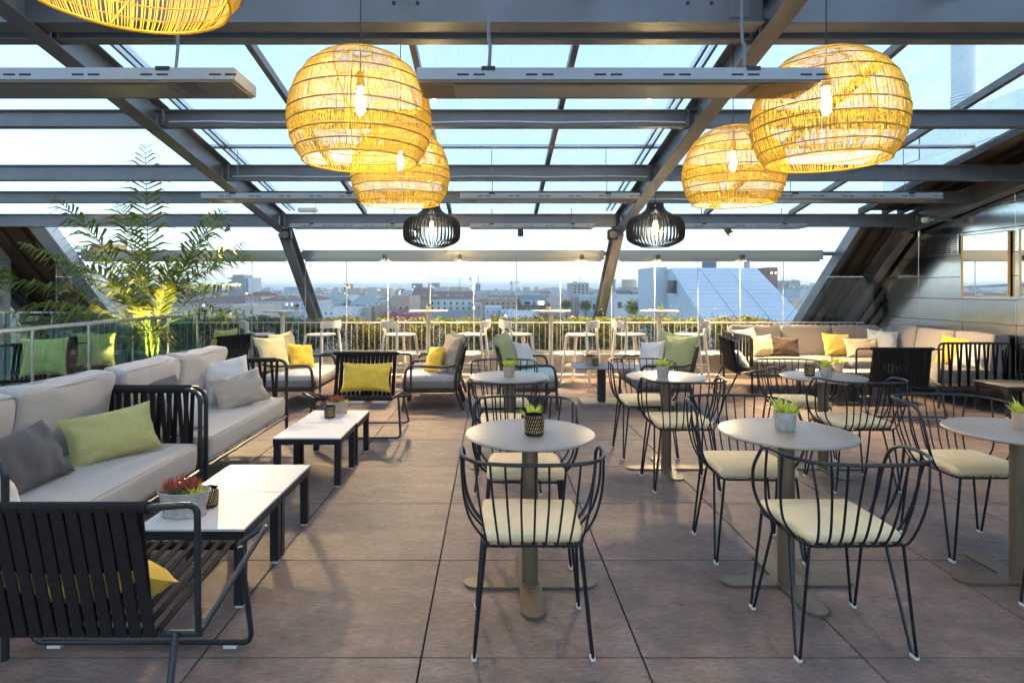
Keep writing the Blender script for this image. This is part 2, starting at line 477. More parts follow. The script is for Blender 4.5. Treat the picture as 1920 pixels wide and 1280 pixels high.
def pillow(label, m, loc, yaw, lean=18, w_=.46, h_=.46, t_=.17, roll=0, group=None):
    PN[0] += 1
    me = pillow_mb(w_, h_, t_, PN[0] * 1.37).mesh('cushion', m, True, 80)
    o = link('cushion', me, None, loc)
    Mx = Matrix.Rotation(R(yaw), 3, 'Z') @ Matrix.Rotation(R(-lean), 3, 'X') @ Matrix.Rotation(R(roll), 3, 'Y')
    o.rotation_euler = Mx.to_euler()
    return tag(o, label, 'cushion', group)

def at(px, py, Y):      # a photo direction at a chosen real distance
    return Vector(((px - 922) * Y / F, Y, H + (541 - py) * Y / F))

# ================================================================== FLOOR
TX, TY = .882, .862
floor_me = MB().box(-14, 9.5, -3.5, 10.9, -.30, -.012)
floor = struct(floor_me.build('floor', 'grout', None, False))
tile_me = MB().box(-TX / 2 + .0035, TX / 2 - .0035, -TY / 2 + .0035, TY / 2 - .0035, -.011, 0, .0015).mesh('tile', 'tile', False)
for i in range(-12, 9):
    for j in range(-2, 10):
        cx = -.281 + TX * (i + .5); cy = 2.404 + TY * (j + .5)
        if cy > 10.2: continue
        t = link('tile', tile_me, floor, (cx, cy, 0))
        t.rotation_euler = (R(random.uniform(-.05, .05)), R(random.uniform(-.05, .05)), PI * random.randint(0, 1))

# ================================================================== GLASS ROOF
def Zr(Y): return 2.31 + .182 * (9.14 - Y)
def ibeam(m, a, b, dep, wid, tf=.012, tw=.009, up=(0, 0, 1)):
    a = Vector(a); b = Vector(b); y = (b - a).normalized(); x = y.cross(Vector(up)).normalized(); z = x.cross(y)
    M = Matrix((x, y, z)).transposed().to_4x4(); M.translation = a; Ln = (b - a).length
    m.box(-wid / 2, wid / 2, 0, Ln, 0, tf, .002, M); m.box(-wid / 2, wid / 2, 0, Ln, dep - tf, dep, .002, M)
    m.box(-tw / 2, tw / 2, 0.002, Ln - .002, tf - .001, dep - tf + .001, 0, M)
    return m
RX = (-3.15, 1.92)
roof = thing('glass_roof', 'sloping glazed terrace roof on grey painted steel rafters and purlins', 'roof')
YK, ZK = 9.14, 2.31
for x in (-8.2,) + RX + (6.30,):
    m = MB(); ibeam(m, (x, -2.5, Zr(-2.5)), (x, YK + .05, Zr(YK + .05)), .26, .15, .014, .010)
    m.build('rafter', 'steel_paint', roof, False)
    m = MB(); d = Vector((0, 1, -.875)).normalized(); up = Vector((0, .875, 1)).normalized()
    a = Vector((x, YK - .06, ZK - .02)); ibeam(m, a, a + d * 2.55, .24, .15, .014, .010, up)
    m.build('slanted_column', 'steel_paint', roof, False)
# stub plates at knee
PUR = [(-1.6, .16), (-.1, .16), (1.4, .16), (2.9, .16), (4.3, .15), (5.66, .16), (7.04, .18), (7.84, .15), (8.93, .19)]
XS = (-8.2, -3.15, 1.92, 6.30)
for (y, dep) in PUR:
    for k in range(3):
        m = MB(); ibeam(m, (XS[k] + .012, y, Zr(y) + .035), (XS[k + 1] - .012, y, Zr(y) + .035), dep, .10, .012, .008)
        m.build('purlin', 'steel_paint', roof, False)
bolt_me = MB().lathe([(0, -.008), (.011, -.008), (.011, 0), (0, 0)], 6).mesh('bolt', 'rail_steel', False)
for (y, dep) in PUR[4:]:
    for x in RX:
        for s in (-1, 1):
            xx = x + s * .085; z0 = Zr(y) + .042
            pl = MB().box(min(xx, xx + s * .012), max(xx, xx + s * .012), y - .062, y + .062, z0, z0 + dep - .014, .002).build('end_plate', 'steel_paint', roof, False)
            for (dy, dz) in ((-.038, .03), (.038, .03), (-.038, dep - .05), (.038, dep - .05)):
                b = link('bolt', bolt_me, pl, (xx + s * .012, y + dy, z0 + dz)); b.rotation_euler = (0, R(-90 * s), 0)
for (y, x0, x1) in ((5.66, -3.0, 1.8), (7.04, -3.0, 1.8), (7.84, 2.0, 5.4)):
    MB().tube([(x0 + (x1 - x0) * k / 12, y - .058, Zr(y) + .075 + .006 * math.sin(k * 1.9)) for k in range(13)], .007, 6).build('conduit', 'white_steel', roof)
# the deep box girder just in front of the purlin at 4.3 m
for (xa, xb) in ((-8.1, 1.83), (2.01, 6.2)):
    m = MB(); m.box(xa, xb, 4.06, 4.17, 3.262, 3.435, .004); m.box(xa, xb, 4.035, 4.20, 3.252, 3.262)
    g = m.build('box_girder', 'steel_paint', roof, False)
    for hx in ([-.66, -.50, 1.32, 1.48] if xa < 0 else []):
        h = MB().lathe([(.0, 0), (.013, 0), (.013, .004), (0, .004)], 14).build('bolt_hole', 'black_plastic', g)
        h.location = (hx, 4.058, 3.39); h.rotation_euler = (R(90), 0, 0)
jp = MB().box(1.60, 1.74, 4.05, 4.058, 3.29, 3.42, .003).build('cover_plate', 'steel_paint', roof, False)
# glazing bars on top of the purlins, and the panes
BX = [-3.15 + 1.2675 * k for k in range(0, 8)]
zoff = .035 + .19
for k, x in enumerate(BX):
    if k in (0, 4): continue
    if x > 5.5: continue
    m = MB(); m.bar((x, -2.4, Zr(-2.4) + zoff + .03), (x, 9.0, Zr(9.0) + zoff + .03), .05, .07)
    m.build('glazing_bar', 'steel_dark', roof, False)
for x in (-3.15 + .14, -3.15 + .21, 1.92 - .14, 1.92 - .21):
    m = MB(); m.bar((x, -2.4, Zr(-2.4) + zoff + .09), (x, 9.0, Zr(9.0) + zoff + .09), .025, .05)
    m.build('edge_profile', 'rail_steel', roof, False)
RY = [-2.4, -.1, 2.0, 4.3, 5.66, 7.04, 7.84, 9.0]
for i in range(len(BX)):
    x0 = BX[i]; x1 = min(x0 + 1.2675, 5.47)
    if x1 - x0 < .1: continue
    for j in range(len(RY) - 1):
        y0, y1 = RY[j] + .006, RY[j + 1] - .006; zz = zoff + .075
        m = MB().slab([(x0 + .006, y0, Zr(y0) + zz), (x1 - .006, y0, Zr(y0) + zz), (x1 - .006, y1, Zr(y1) + zz), (x0 + .006, y1, Zr(y1) + zz)], .008)
        m.build('roof_pane', 'glass_roof', roof, False)
# outside cleaning pipe over the glass
for (xa, xb) in ((-3.2, 5.4),):
    MB().tube([(xa, 6.75, 3.06), (xb, 6.75, 3.06)], .026, 10).build('pipe', 'rail_steel', roof)
# opaque deck strip beside the right wall, with ribs
m = MB().slab([(5.47, -2.4, Zr(-2.4) + .30), (8.2, -2.4, Zr(-2.4) + .30), (8.2, 9.0, Zr(9.0) + .30), (5.47, 9.0, Zr(9.0) + .30)], .03)
m.build('roof_deck', 'mansard', roof, False)
for x in (5.5, 5.85, 6.08):
    MB().bar((x, -2.4, Zr(-2.4) + .265), (x, 9.0, Zr(9.0) + .265), .06, .06).build('deck_rib', 'mansard_batten', roof, False)

# ---- mansard cheeks (sloping opaque panels left and right)
def mansard(name, label, x0, x1, mt, bt, nb, edge):
    t = thing(name, label, 'roof panel')
    d = Vector((0, 1, -.875)).normalized(); nrm = Vector((0, .875, 1)).normalized()
    a = Vector((0, YK - .02, ZK + .10)) + nrm * .16; b = a + d * 2.75
    n = nb
    wd = (x1 - x0) / n
    for i in range(n):
        xa = x0 + i * wd; xb = xa + wd - .012
        m = MB().slab([(xa, a.y, a.z), (xb, a.y, a.z), (xb, b.y, b.z), (xa, b.y, b.z)], .02)
        m.build('metal_sheet', mt, t, False)
    for i in range(n + 1):
        xa = x0 + i * wd - .006
        MB().bar(Vector((xa, a.y, a.z)) - nrm * .012, Vector((xa, b.y, b.z)) - nrm * .012, .028, .05, nrm).build('batten', bt, t, False)
    xe = x0 if edge > 0 else x1
    MB().bar(Vector((xe - edge * .05, a.y - .02, a.z)) - nrm * .05, Vector((xe - edge * .05, b.y, b.z)) - nrm * .05, .10 if edge > 0 else .26, .20, nrm, .004).build('edge_beam', 'steel_paint' if edge > 0 else 'white_steel', t, False)
    return t
mansard('mansard_cheek', 'dark ribbed metal roof slope above the taupe corner sofa', 5.68, 7.4, 'mansard', 'mansard_batten', 8, 1)
mansard('mansard_cheek', 'brown metal roof slope with white edge beam behind the palm', -8.3, -6.95, 'mansard_brown', 'mansard_brown', 4, -1)

# ================================================================== GLASS WALL
GY = 9.95
gw = thing('glass_wall', 'frameless folding glass wall under a grey header beam facing the city', 'glass wall')
def header(xa, xb):
    m = MB()
    m.box(xa, xb, GY - .10, GY + .10, 1.975, 2.10, .004)
    m.box(xa, xb, GY - .115, GY + .115, 1.945, 1.975, .003)
    m.box(xa + .04, xb - .04, GY - .07, GY + .07, 1.915, 1.945, .003)
    return m.build('header_beam', 'beam_cap', gw, False)
header(-6.72, -3.36); header(-3.10, 1.84); header(2.08, 5.42)
MB().tube([(-6.9, GY + .05, 2.05), (5.9, GY + .05, 2.05)], .035, 10).build('tie_bar', 'steel_paint', gw)
MB().box(-6.9, 6.3, GY - .03, GY + .03, .40, .43, .003).build('floor_track', 'rail_steel', gw, False)
JX = [(p - 922) * GY / F for p in (105, 185, 270, 352, 472, 552)] + [(p - 922) * GY / F for p in (572, 649.5, 727, 806, 887.5, 968, 1050, 1131)] + [(p - 922) * GY / F for p in (1146, 1227, 1308, 1387, 1468, 1548)]
for grp in (JX[:6], JX[6:14], JX[14:]):
    for a, b in zip(grp, grp[1:]):
        pane = MB().box(a + .010, b - .0005, GY - .005, GY + .005, .43, 1.916).build('pane', 'glass_clear', gw, False)
        MB().box(a + .0005, a + .0095, GY - .0055, GY + .0055, .431, 1.915).build('pane_edge', 'glass_edge', pane, False)
for (xa, xb) in ((JX[-1] + .01, 6.30), (-6.9, JX[0] - .01), (JX[5] + .01, JX[6] - .01)):
    p = MB().box(xa, xb, GY - .005, GY + .005, .43, 1.66).build('pane', 'glass_clear', gw, False)
    MB().box(xa, xb, GY - .006, GY + .006, 1.661, 1.672).build('top_profile', 'rail_steel', p, False)
# stainless kerb below the glass, panel by panel
kx = -6.9
kb = thing('parapet', 'low stainless clad parapet under the glass wall and hedge', 'parapet')
while kx < 6.2:
    MB().box(kx + .003, min(kx + 1.2, 6.3) - .003, GY - .06, GY + .12, .075, .40, .004).build('panel', 'stainless_dull', kb, False); kx += 1.2
MB().box(-6.9, 6.3, GY - .09, GY + .14, .0, .07, .004).build('skirting', 'stainless_dull', kb, False)

# railing of thin white bars behind the glass
rl = thing('railing', 'white metal railing of thin upright bars in front of the hedge', 'railing')
RYY = GY + .10
MB().box(-6.9, 6.2, RYY - .012, RYY + .012, .895, .915, .003).build('top_rail', 'rail_white', rl, False)
MB().box(-6.9, 6.2, RYY - .010, RYY + .010, .43, .445).build('bottom_rail', 'rail_white', rl, False)
bar_me = MB().box(-.004, .004, -.004, .004, .445, .896).mesh('bar', 'rail_white', False)
x = -6.85
while x < 6.15:
    link('bar', bar_me, rl, (x, RYY, 0)); x += .098

# hedge
def leaf_cloud(n, box, size, seed, top=None, dens=None):
    rnd = random.Random(seed); m = MB(); vs = []; fs = []
    x0, x1, y0, y1, z0, z1 = box
    for i in range(n):
        x = rnd.uniform(x0, x1); y = rnd.uniform(y0, y1)
        zt = z1 + .07 * noise.noise(Vector((x * 2.2, y * 2, 1))) + .05 * noise.noise(Vector((x * 7, y * 3, 4)))
        z = z0 + (zt - z0) * rnd.random() ** .75
        if noise.noise(Vector((x * 5, y * 5, z * 5))) < -.22: continue
        s_ = size * rnd.uniform(.6, 1.3)
        e = Euler((rnd.uniform(-1, 1), rnd.uniform(-1, 1), rnd.uniform(0, 6.3))); M = e.to_matrix()
        c = Vector((x, y, z)); o = len(vs)
        for q in ((-.0, 0, 0), (.5, -.28, .08), (1, 0, 0), (.5, .28, .08)): vs.append(c + M @ (Vector(q) * s_))
        fs.append((o, o + 1, o + 2, o + 3))
    m.add(vs, fs); return m
hd = thing('hedge', 'trimmed green hedge in the planter along the glass wall', 'hedge')
f_ = leaf_cloud(95000, (-8.0, 4.8, GY + .15, GY + .60, .36, .97), .044, 3).build('foliage', 'leaf', hd, False); f_['kind'] = 'stuff'
m = MB(); rnd = random.Random(5)
for i in range(170):
    x = rnd.uniform(-5.2, 4.6); y = rnd.uniform(GY + .2, GY + .6)
    m.tube([(x, y, .34), (x + rnd.uniform(-.05, .05), y, .6), (x + rnd.uniform(-.12, .12), y + rnd.uniform(-.1, .1), .92)], [.006, .005, .002], 4)
m.build('branches', 'bark', hd, False)['kind'] = 'stuff'
m = MB(); rnd = random.Random(11)
for i in range(46):     # sprigs that stick out of the top
    x = rnd.uniform(1.9, 4.5) if i < 26 else rnd.uniform(-5, 2); y = GY + rnd.uniform(.25, .5); h_ = rnd.uniform(.05, .2)
    tip = Vector((x + rnd.uniform(-.1, .1), y, .97 + h_)); b0 = Vector((x, y, .9))
    for k in range(7):
        p = b0.lerp(tip, k / 6); e = Euler((rnd.uniform(-.6, .6), rnd.uniform(-.9, .2), rnd.uniform(0, 6.3))).to_matrix()
        m.add([p + e @ (Vector(q) * .045) for q in ((0, 0, 0), (.5, -.22, .05), (1, 0, 0), (.5, .22, .05))], [(0, 1, 2, 3)])
m.build('sprigs', 'leaf', hd, False)['kind'] = 'stuff'
MB().box(-6.9, 6.3, GY + .121, GY + .80, .0, .34).build('planter_bed', 'soil', hd, False)

# ================================================================== SIDE WALLS
WX = 6.42
def metal_wall(name, label, X, sgn, ys, zs, mt):
    t = thing(name, label, 'wall')
    for i in range(len(ys) - 1):
        for j in range(len(zs) - 1):
            o = MB().box(-.006, .006, ys[i] + .003, ys[i + 1] - .003, zs[j] + .003, zs[j + 1] - .003, .002).build('panel', mt, t, False)
            o.location.x = X + sgn * .006
            o.rotation_euler = (0, R(random.uniform(-.25, .25)), 0)
    MB().box(min(X + sgn * .025, X + sgn * .2), max(X + sgn * .025, X + sgn * .2), ys[0], ys[-1] + .0, 0, zs[-1]).build('backing', 'mansard', t, False)
    return t
YS = [.66 + .84 * k for k in range(-4, 12)]
ZS = [0, .42, .72, 1.02, 1.33, 1.63, 1.92, 2.23, 2.53, 2.95, 3.4, 3.9]
metal_wall('metal_wall', 'brushed stainless panel wall behind the taupe corner sofa', WX, 1, YS, ZS, 'stainless')
metal_wall('metal_wall', 'metal panel wall, coloured pale for reflected light, at the far left beyond the balustrade', -7.9, -1, YS, [0, .35, .75, 1.15, 1.55, 1.95, 2.28], 'white_steel')  # same stainless as the right wall; its reflected light is put into the colour
def mirror(label, X, y0, y1, z0, z1, sgn, group=None):
    t = thing('wall_mirror', label, 'mirror', (X, (y0 + y1) / 2, z0), 0, group)
    hw = (y1 - y0) / 2; h_ = z1 - z0
    MB().box(-.004, .004, -hw + .012, hw - .012, .012, h_ - .012).build('mirror_glass', 'mirror', t, False)
    fr = MB(); fr.box(-.016, .012, -hw, -hw + .012, 0, h_); fr.box(-.016, .012, hw - .012, hw, 0, h_); fr.box(-.016, .012, -hw + .012, hw - .012, 0, .012); fr.box(-.016, .012, -hw + .012, hw - .012, h_ - .012, h_)
    fr.build('frame', 'copper_frame', t, False)
    return t
mirror('copper framed wall mirror reflecting the city, nearer to the air grille', WX - .02, 7.45, 8.20, 1.37, 2.19, 1)
mirror('copper framed wall mirror cut by the right edge of the picture', WX - .02, 6.55, 7.30, 1.37, 2.19, 1)
mirror('tall mirror-like pane in the pale wall at the far left', -7.88, 8.55, 9.45, .9, 1.86, -1)
vg = thing('air_grille', 'slotted air vent grille on the stainless wall', 'vent', (WX - .012, 8.64, 1.945))
MB().box(-.004, .004, -.37, .37, 0, .27).build('plate', 'stainless', vg, False)
for j in range(9):
    for k in range(7):
        MB().box(-.006, -.0045, -.345 + k * .1, -.345 + k * .1 + .085, .022 + j * .026, .022 + j * .026 + .014).build('slot', 'black_plastic', vg, False)
dc = thing('smoke_detector', 'small round white detector high on the stainless wall', 'detector', (WX - .30, 8.5, 2.44))
m = MB().lathe([(.0, -.05), (.03, -.048), (.05, -.03), (.055, 0), (.055, .03), (0, .03)], 20).build('dome', 'white_plastic', dc)
MB().bar((0, 0, .0), (.30, 0, .0), .03, .03).build('bracket', 'white_plastic', dc, False)

# ================================================================== BALUSTRADE at the left
bl = thing('glass_balustrade', 'green tinted glass balustrade with flat steel handrail behind the grey sofas', 'balustrade')
bx = -4.52
MB().box(bx - .045, bx + .045, 1.0, 9.42, 1.06, 1.10, .006).build('handrail', 'rail_steel', bl, False)
py = [9.25 - .83 * k for k in range(11)]
for i, y in enumerate(py):
    MB().box(bx - .012, bx + .012, y - .006, y + .006, 0, 1.06).build('post', 'rail_steel', bl, False)
    if i: MB().box(bx - .005, bx + .005, y + .02, py[i - 1] - .02, .06, 1.03).build('pane', 'glass_green', bl, False)
b2 = thing('glass_balustrade', 'second glass balustrade running across behind the palm stairwell', 'balustrade')
MB().box(-7.8, -4.6, 9.50, 9.56, 1.075, 1.115, .006).build('handrail', 'rail_steel', b2, False)
for k in range(5):
    x = -7.7 + .75 * k
    MB().box(x - .008, x + .008, 9.51, 9.55, 0, 1.075).build('post', 'rail_steel', b2, False)
    if k < 4: MB().box(x + .02, x + .73, 9.526, 9.534, .06, 1.04).build('pane', 'glass_green', b2, False)

# ================================================================== CITY BEYOND
gnd = struct(MB().box(-9000, 9000, 14, 14000, -26, -22).build('ground', None, None, False))
gm = mat('city_ground', (.16, .15, .14), .9, 0, .3, .02)
gnd.data.materials.append(gm)
CW = {}
def cmat(c, rough=.8):
    k = tuple(round(x, 3) for x in c)
    if k not in CW: CW[k] = mat('city_%d' % len(CW), c, rough, 0, .10, .35).name
    return CW[k]
WHITE = (.41, .46, .50); CREAM = (.43, .39, .33); TAN = (.36, .28, .22); GREY = (.32, .33, .35); PINK = (.46, .36, .34); ROOF = (.20, .105, .08); SLATE = (.12, .15, .18); TEAL = (.20, .28, .30)
mat('city_window', (.06, .08, .10), .15, .2)
mat('city_frame', (.55, .56, .56), .6)
def block(label, px0, px1, ytop, Y, dep, col, win=None, roof=None, cat='building', name='city_building', lit=0, seed=1, group=None, zbase=-24):
    a = at(px0, ytop, Y); b = at(px1, ytop, Y); ht = a.z
    t = thing(name, label, cat, ((a.x + b.x) / 2, Y, zbase), 0, group)
    hw = (b.x - a.x) / 2; hz = ht - zbase
    MB().box(-hw, hw, 0, dep, 0, hz, .0).build('wall', cmat(col), t, False)
    s = Y / F   # metres per photo pixel
    MB().box(-hw - .3 * s, hw + .3 * s, -.3 * s, dep, hz, hz + .8 * s).build('cornice', cmat(tuple(c * .9 for c in col)), t, False)
    rnd = random.Random(seed)
    if roof:
        kind, hp, rc = roof
        hh = hp * s
        if kind == 'gable':
            MB().add([(-hw - s, -s, hz + .8 * s), (hw + s, -s, hz + .8 * s), (hw - 1.5 * s, dep * .5, hz + hh), (-hw + 1.5 * s, dep * .5, hz + hh), (-hw - s, dep + s, hz + .8 * s), (hw + s, dep + s, hz + .8 * s)],
                     [(0, 1, 2, 3), (5, 4, 3, 2), (1, 5, 2), (4, 0, 3), (0, 4, 5, 1)]).build('roof', cmat(rc), t, False)
    if win:
        cols, rows, wpx, hpx, y0 = win     # y0: photo row of the first window's top
        me = MB().box(-wpx * s / 2, wpx * s / 2, -.08 * s, .1 * s, -hpx * s, 0).mesh('window', 'city_window', False)
        ml = MB().box(-wpx * s / 2, wpx * s / 2, -.08 * s, .1 * s, -hpx * s, 0).mesh('window', 'window_glow', False)
        fm = MB().box(-wpx * s / 2 - .25 * s, wpx * s / 2 + .25 * s, -.05 * s, .05 * s, -hpx * s - .3 * s, .25 * s).mesh('frame', 'city_frame', False)
        for r in range(rows):
            for c in range(cols):
                z = H + (541 - (y0 + r * hpx * 1.9)) * s - zbase
                x = -hw + (c + .5) * 2 * hw / cols
                o = link('window', ml if rnd.random() < lit else me, t, (x, -.02 * s, z))
                if Y < 130: link('frame', fm, o, (0, 0, 0))
    return t
def clutter(t, px0, px1, ytop, Y, seed, n=5):
    """roof huts, tanks, chimneys and aerials that belong to a building"""
    rnd = random.Random(seed); s = Y / F
    for i in range(n):
        p = at(rnd.uniform(px0, px1), ytop, Y) - t.location
        k = rnd.random()
        w_ = rnd.uniform(1, 4) * s; h_ = rnd.uniform(1.5, 5) * s
        if k < .55: MB().box(p.x - w_, p.x + w_, 1.5 * s, 1.5 * s + 3 * w_, p.z + .8 * s, p.z + h_).build('roof_hut', cmat(rnd.choice([WHITE, GREY, TEAL, PINK])), t, False)
        elif k < .8: MB().tube([(p.x, 2 * s, p.z + .8 * s), (p.x, 2 * s, p.z + h_ * 1.3)], .5 * s, 6).build('chimney', cmat(GREY), t, False)
        else:
            m = MB(); m.tube([(p.x, s, p.z), (p.x, s, p.z + 9 * s)], .13 * s, 4)
            for q in (.7, .85): m.tube([(p.x - 1.6 * s, s, p.z + 9 * s * q), (p.x + 1.6 * s, s, p.z + 9 * s * q)], .1 * s, 4)
            m.build('aerial', 'steel_dark', t, False)
# --- named ones
t = block('tall white apartment tower at left, seen behind the palm fronds', 428, 466, 521, 330, 18, WHITE, (6, 7, 3.2, 2.6, 524), lit=.15)
MB().box(-3.0, 3.0, -.5, 12, 0, at(0, 515, 330).z + 24).build('stair_core', cmat(GREY), t, False)
t = block('cream block with tall windows left of the white roof building', 392, 478, 574, 62, 12, CREAM, (6, 1, 3.2, 6.5, 582), seed=2); clutter(t, 395, 475, 574, 62, 2, 7)
t = block('long white building with red tiled roof behind the leftmost bar table', 484, 572, 565, 70, 12, WHITE, (9, 2, 2.2, 3.4, 569), ('gable', 9, ROOF), lit=.1, seed=3); clutter(t, 486, 570, 560, 70, 41, 7)
t = block('small dark roofed house beside the white apartment tower', 460, 490, 556, 120, 10, PINK, (4, 1, 2, 3, 559), ('gable', 9, ROOF), seed=4)
t = block('plain pale box building right of the left slanted column', 596, 626, 580, 48, 8, WHITE, (3, 1, 2.5, 5, 585), seed=5); clutter(t, 597, 625, 580, 48, 45, 4)
t = block('teal hipped roof house between slanted column and red tower', 598, 630, 572, 110, 14, GREY, None, ('gable', 16, TEAL), seed=6)
t = block('teal hipped roof house right of the red tower', 656, 692, 572, 112, 14, GREY, None, ('gable', 16, TEAL), seed=7)
t = block('slender red brick tower on the skyline', 645, 657, 533, 700, 14, (.34, .20, .20), (3, 5, 1.6, 1.8, 535), lit=.3, seed=8)
for i, (a, b, y, c, lb) in enumerate([(680, 697, 543, GREY, 'wide grey high-rise on the skyline, leftmost of four'), (693, 700, 540.5, PINK, 'narrow pinkish high-rise touching the wide grey one'), (706, 716, 541, CREAM, 'beige high-rise alone right of the pinkish one'), (744, 753, 543, GREY, 'small blue grey high-rise left of the brown roof'), (772, 789, 532, TEAL, 'glass high-rise just above the brown roof'), (803, 823, 531, GREY, 'rounded grey high-rise behind the crane jib')]):
    block(lb, a, b, y, 900, 24, c, (5, 4, 1.5, 1.4, y + 2), lit=.15, seed=20 + i)
t = block('tan rooftop house with blue shuttered window below the brown roof', 735, 768, 556, 60, 9, TAN, (3, 1, 4, 6, 575), seed=9); clutter(t, 738, 766, 556, 60, 9, 3)
t = block('big steep brown roofed building left of the crane', 768, 806, 562, 88, 12, TAN, (3, 1, 3, 4, 568), ('gable', 23, (.17, .10, .10)), seed=10); clutter(t, 770, 804, 556, 88, 44, 4)
t = block('long pale teal building with brown tiled roof under the crane', 805, 886, 561, 70, 12, (.46, .52, .54), (7, 2, 3.4, 5, 566), ('gable', 15, (.15, .09, .085)), seed=11); clutter(t, 808, 884, 556, 70, 42, 8)
t = block('slim tower with antenna mast right of the crane', 892, 901, 532, 800, 7, GREY, (2, 5, 2, 2, 535), seed=12)
MB().tube([(0, 3, at(0, 532, 800).z + 24), (0, 3, at(0, 517, 800).z + 24)], .5, 5).build('mast', 'steel_dark', t, False)
t = block('tan flat roofed building crowded with rooftop huts', 899, 968, 561, 76, 12, TAN, (7, 2, 3.4, 4.2, 567), lit=.1, seed=13); clutter(t, 902, 965, 560, 76, 13, 10)
t = block('white cube annex in front of the tan building', 909, 941, 577, 55, 7, WHITE, (3, 1, 1.8, 4, 582), seed=14)
t = block('blue mansard building with two lit dormer windows', 976, 1038, 573, 80, 12, PINK, (6, 1, 3, 5, 579), ('gable', 18, SLATE), seed=15); clutter(t, 978, 1036, 566, 80, 43, 6)
for k, xx in enumerate((989, 1015)):
    p = at(xx, 568, 79.0) - t.location
    d = MB().box(p.x - .75, p.x + .75, -.6, 2.2, p.z - .3, p.z + .28).build('dormer', cmat(WHITE), t, False)
    MB().box(p.x - .35, p.x + .35, -.66, -.61, p.z - .2, p.z + .2).build('pane', 'window_glow' if k else 'city_window', d, False)
t = block('low shed with white gabled roof above the hedge', 953, 1010, 595, 45, 6, GREY, None, ('gable', 11, WHITE), seed=16)
t = block('grey tower block with rooftop plant near the right slanted column', 1075, 1104, 531, 165, 14, GREY, (4, 4, 3, 3, 535), seed=17); clutter(t, 1078, 1102, 530, 165, 17, 4)
MB().tube([(0, 3, at(0, 531, 165).z + 24), (0, 3, at(0, 517, 165).z + 24)], .08, 4).build('aerial', 'steel_dark', t, False)
t = block('pinkish white terraced flats left of the right slanted column', 1050, 1092, 557, 52, 9, PINK, (3, 1, 3, 10, 568), seed=18); clutter(t, 1052, 1088, 557, 52, 18, 4)
for xx in (1072, 1079, 1085):
    p = at(xx, 557, 52) - t.location
    MB().box(p.x - .08, p.x + .08, -.06, .0, p.z - 3, p.z).build('stripe', cmat((.30, .24, .32)), t, False)
t = block('white terraced flats with glass balcony behind the right slanted column', 1092, 1150, 556, 50, 9, WHITE, (4, 1, 5, 11, 570), seed=19); clutter(t, 1095, 1145, 556, 50, 19, 5)
t = block('white roof terrace house with dark cubes and shrubs', 1152, 1232, 552, 44, 9, WHITE, (4, 1, 8, 12, 566), seed=21)
for (a, b, y) in ((1167, 1186, 544), (1189, 1207, 548)):
    p0 = at(a, y, 44) - t.location; p1 = at(b, y, 44) - t.location; p2 = at(a, 553, 44) - t.location
    MB().box(p0.x, p1.x, .6, 2.2, p2.z, p0.z).build('plant_room', cmat(SLATE), t, False)
t = block('round storage tank house on the skyline right of the column', 1172, 1200, 540, 120, 6, GREY, seed=22)
MB().lathe([(1.5, 0), (1.5, 1.6), (1.3, 1.75), (0, 1.75)], 20, (0, 3, at(0, 540, 120).z + 24)).build('tank', cmat(CREAM), t)
t = block('grey service block with a tall chimney right of the column', 1148, 1164, 545, 100, 5, GREY, seed=23)
MB().lathe([(.25, 0), (.22, 1.5), (.35, 1.55), (.35, 1.9), (.1, 2.0)], 10, (0, 2, at(0, 545, 100).z + 24)).build('chimney', cmat(TEAL), t)
for i, (xx, yy, Y, r) in enumerate(((1098, 573, 46, .35), (1190, 577, 40, .55), (1270, 574, 33, .5), (1062, 571, 47, .3))):
    p = at(xx, yy, Y)
    tt = thing('terrace_shrub', ['round shrub on the terrace left of the right column', 'wide shrub on the white roof terrace', 'potted palm bush beside the large slanted roof', 'small shrub on the pinkish terrace'][i], 'shrub', (p.x, Y, p.z - r))
    m = MB(); rnd = random.Random(i)
    for k in range(700):
        v = Vector((rnd.gauss(0, .5), rnd.gauss(0, .4), rnd.gauss(0, .4))) * r; v.z += r
        e = Euler((rnd.uniform(-1, 1), rnd.uniform(-1, 1), rnd.uniform(0, 6.3))).to_matrix()
        m.add([v + e @ (Vector(q) * .22) for q in ((0, 0, 0), (.5, -.2, 0), (1, 0, 0), (.5, .2, 0))], [(0, 1, 2, 3)])
    m.build('crown', 'leaf', tt, False); MB().tube([(0, 0, -1.2), (0, 0, r)], .05, 5).build('trunk', 'bark', tt)
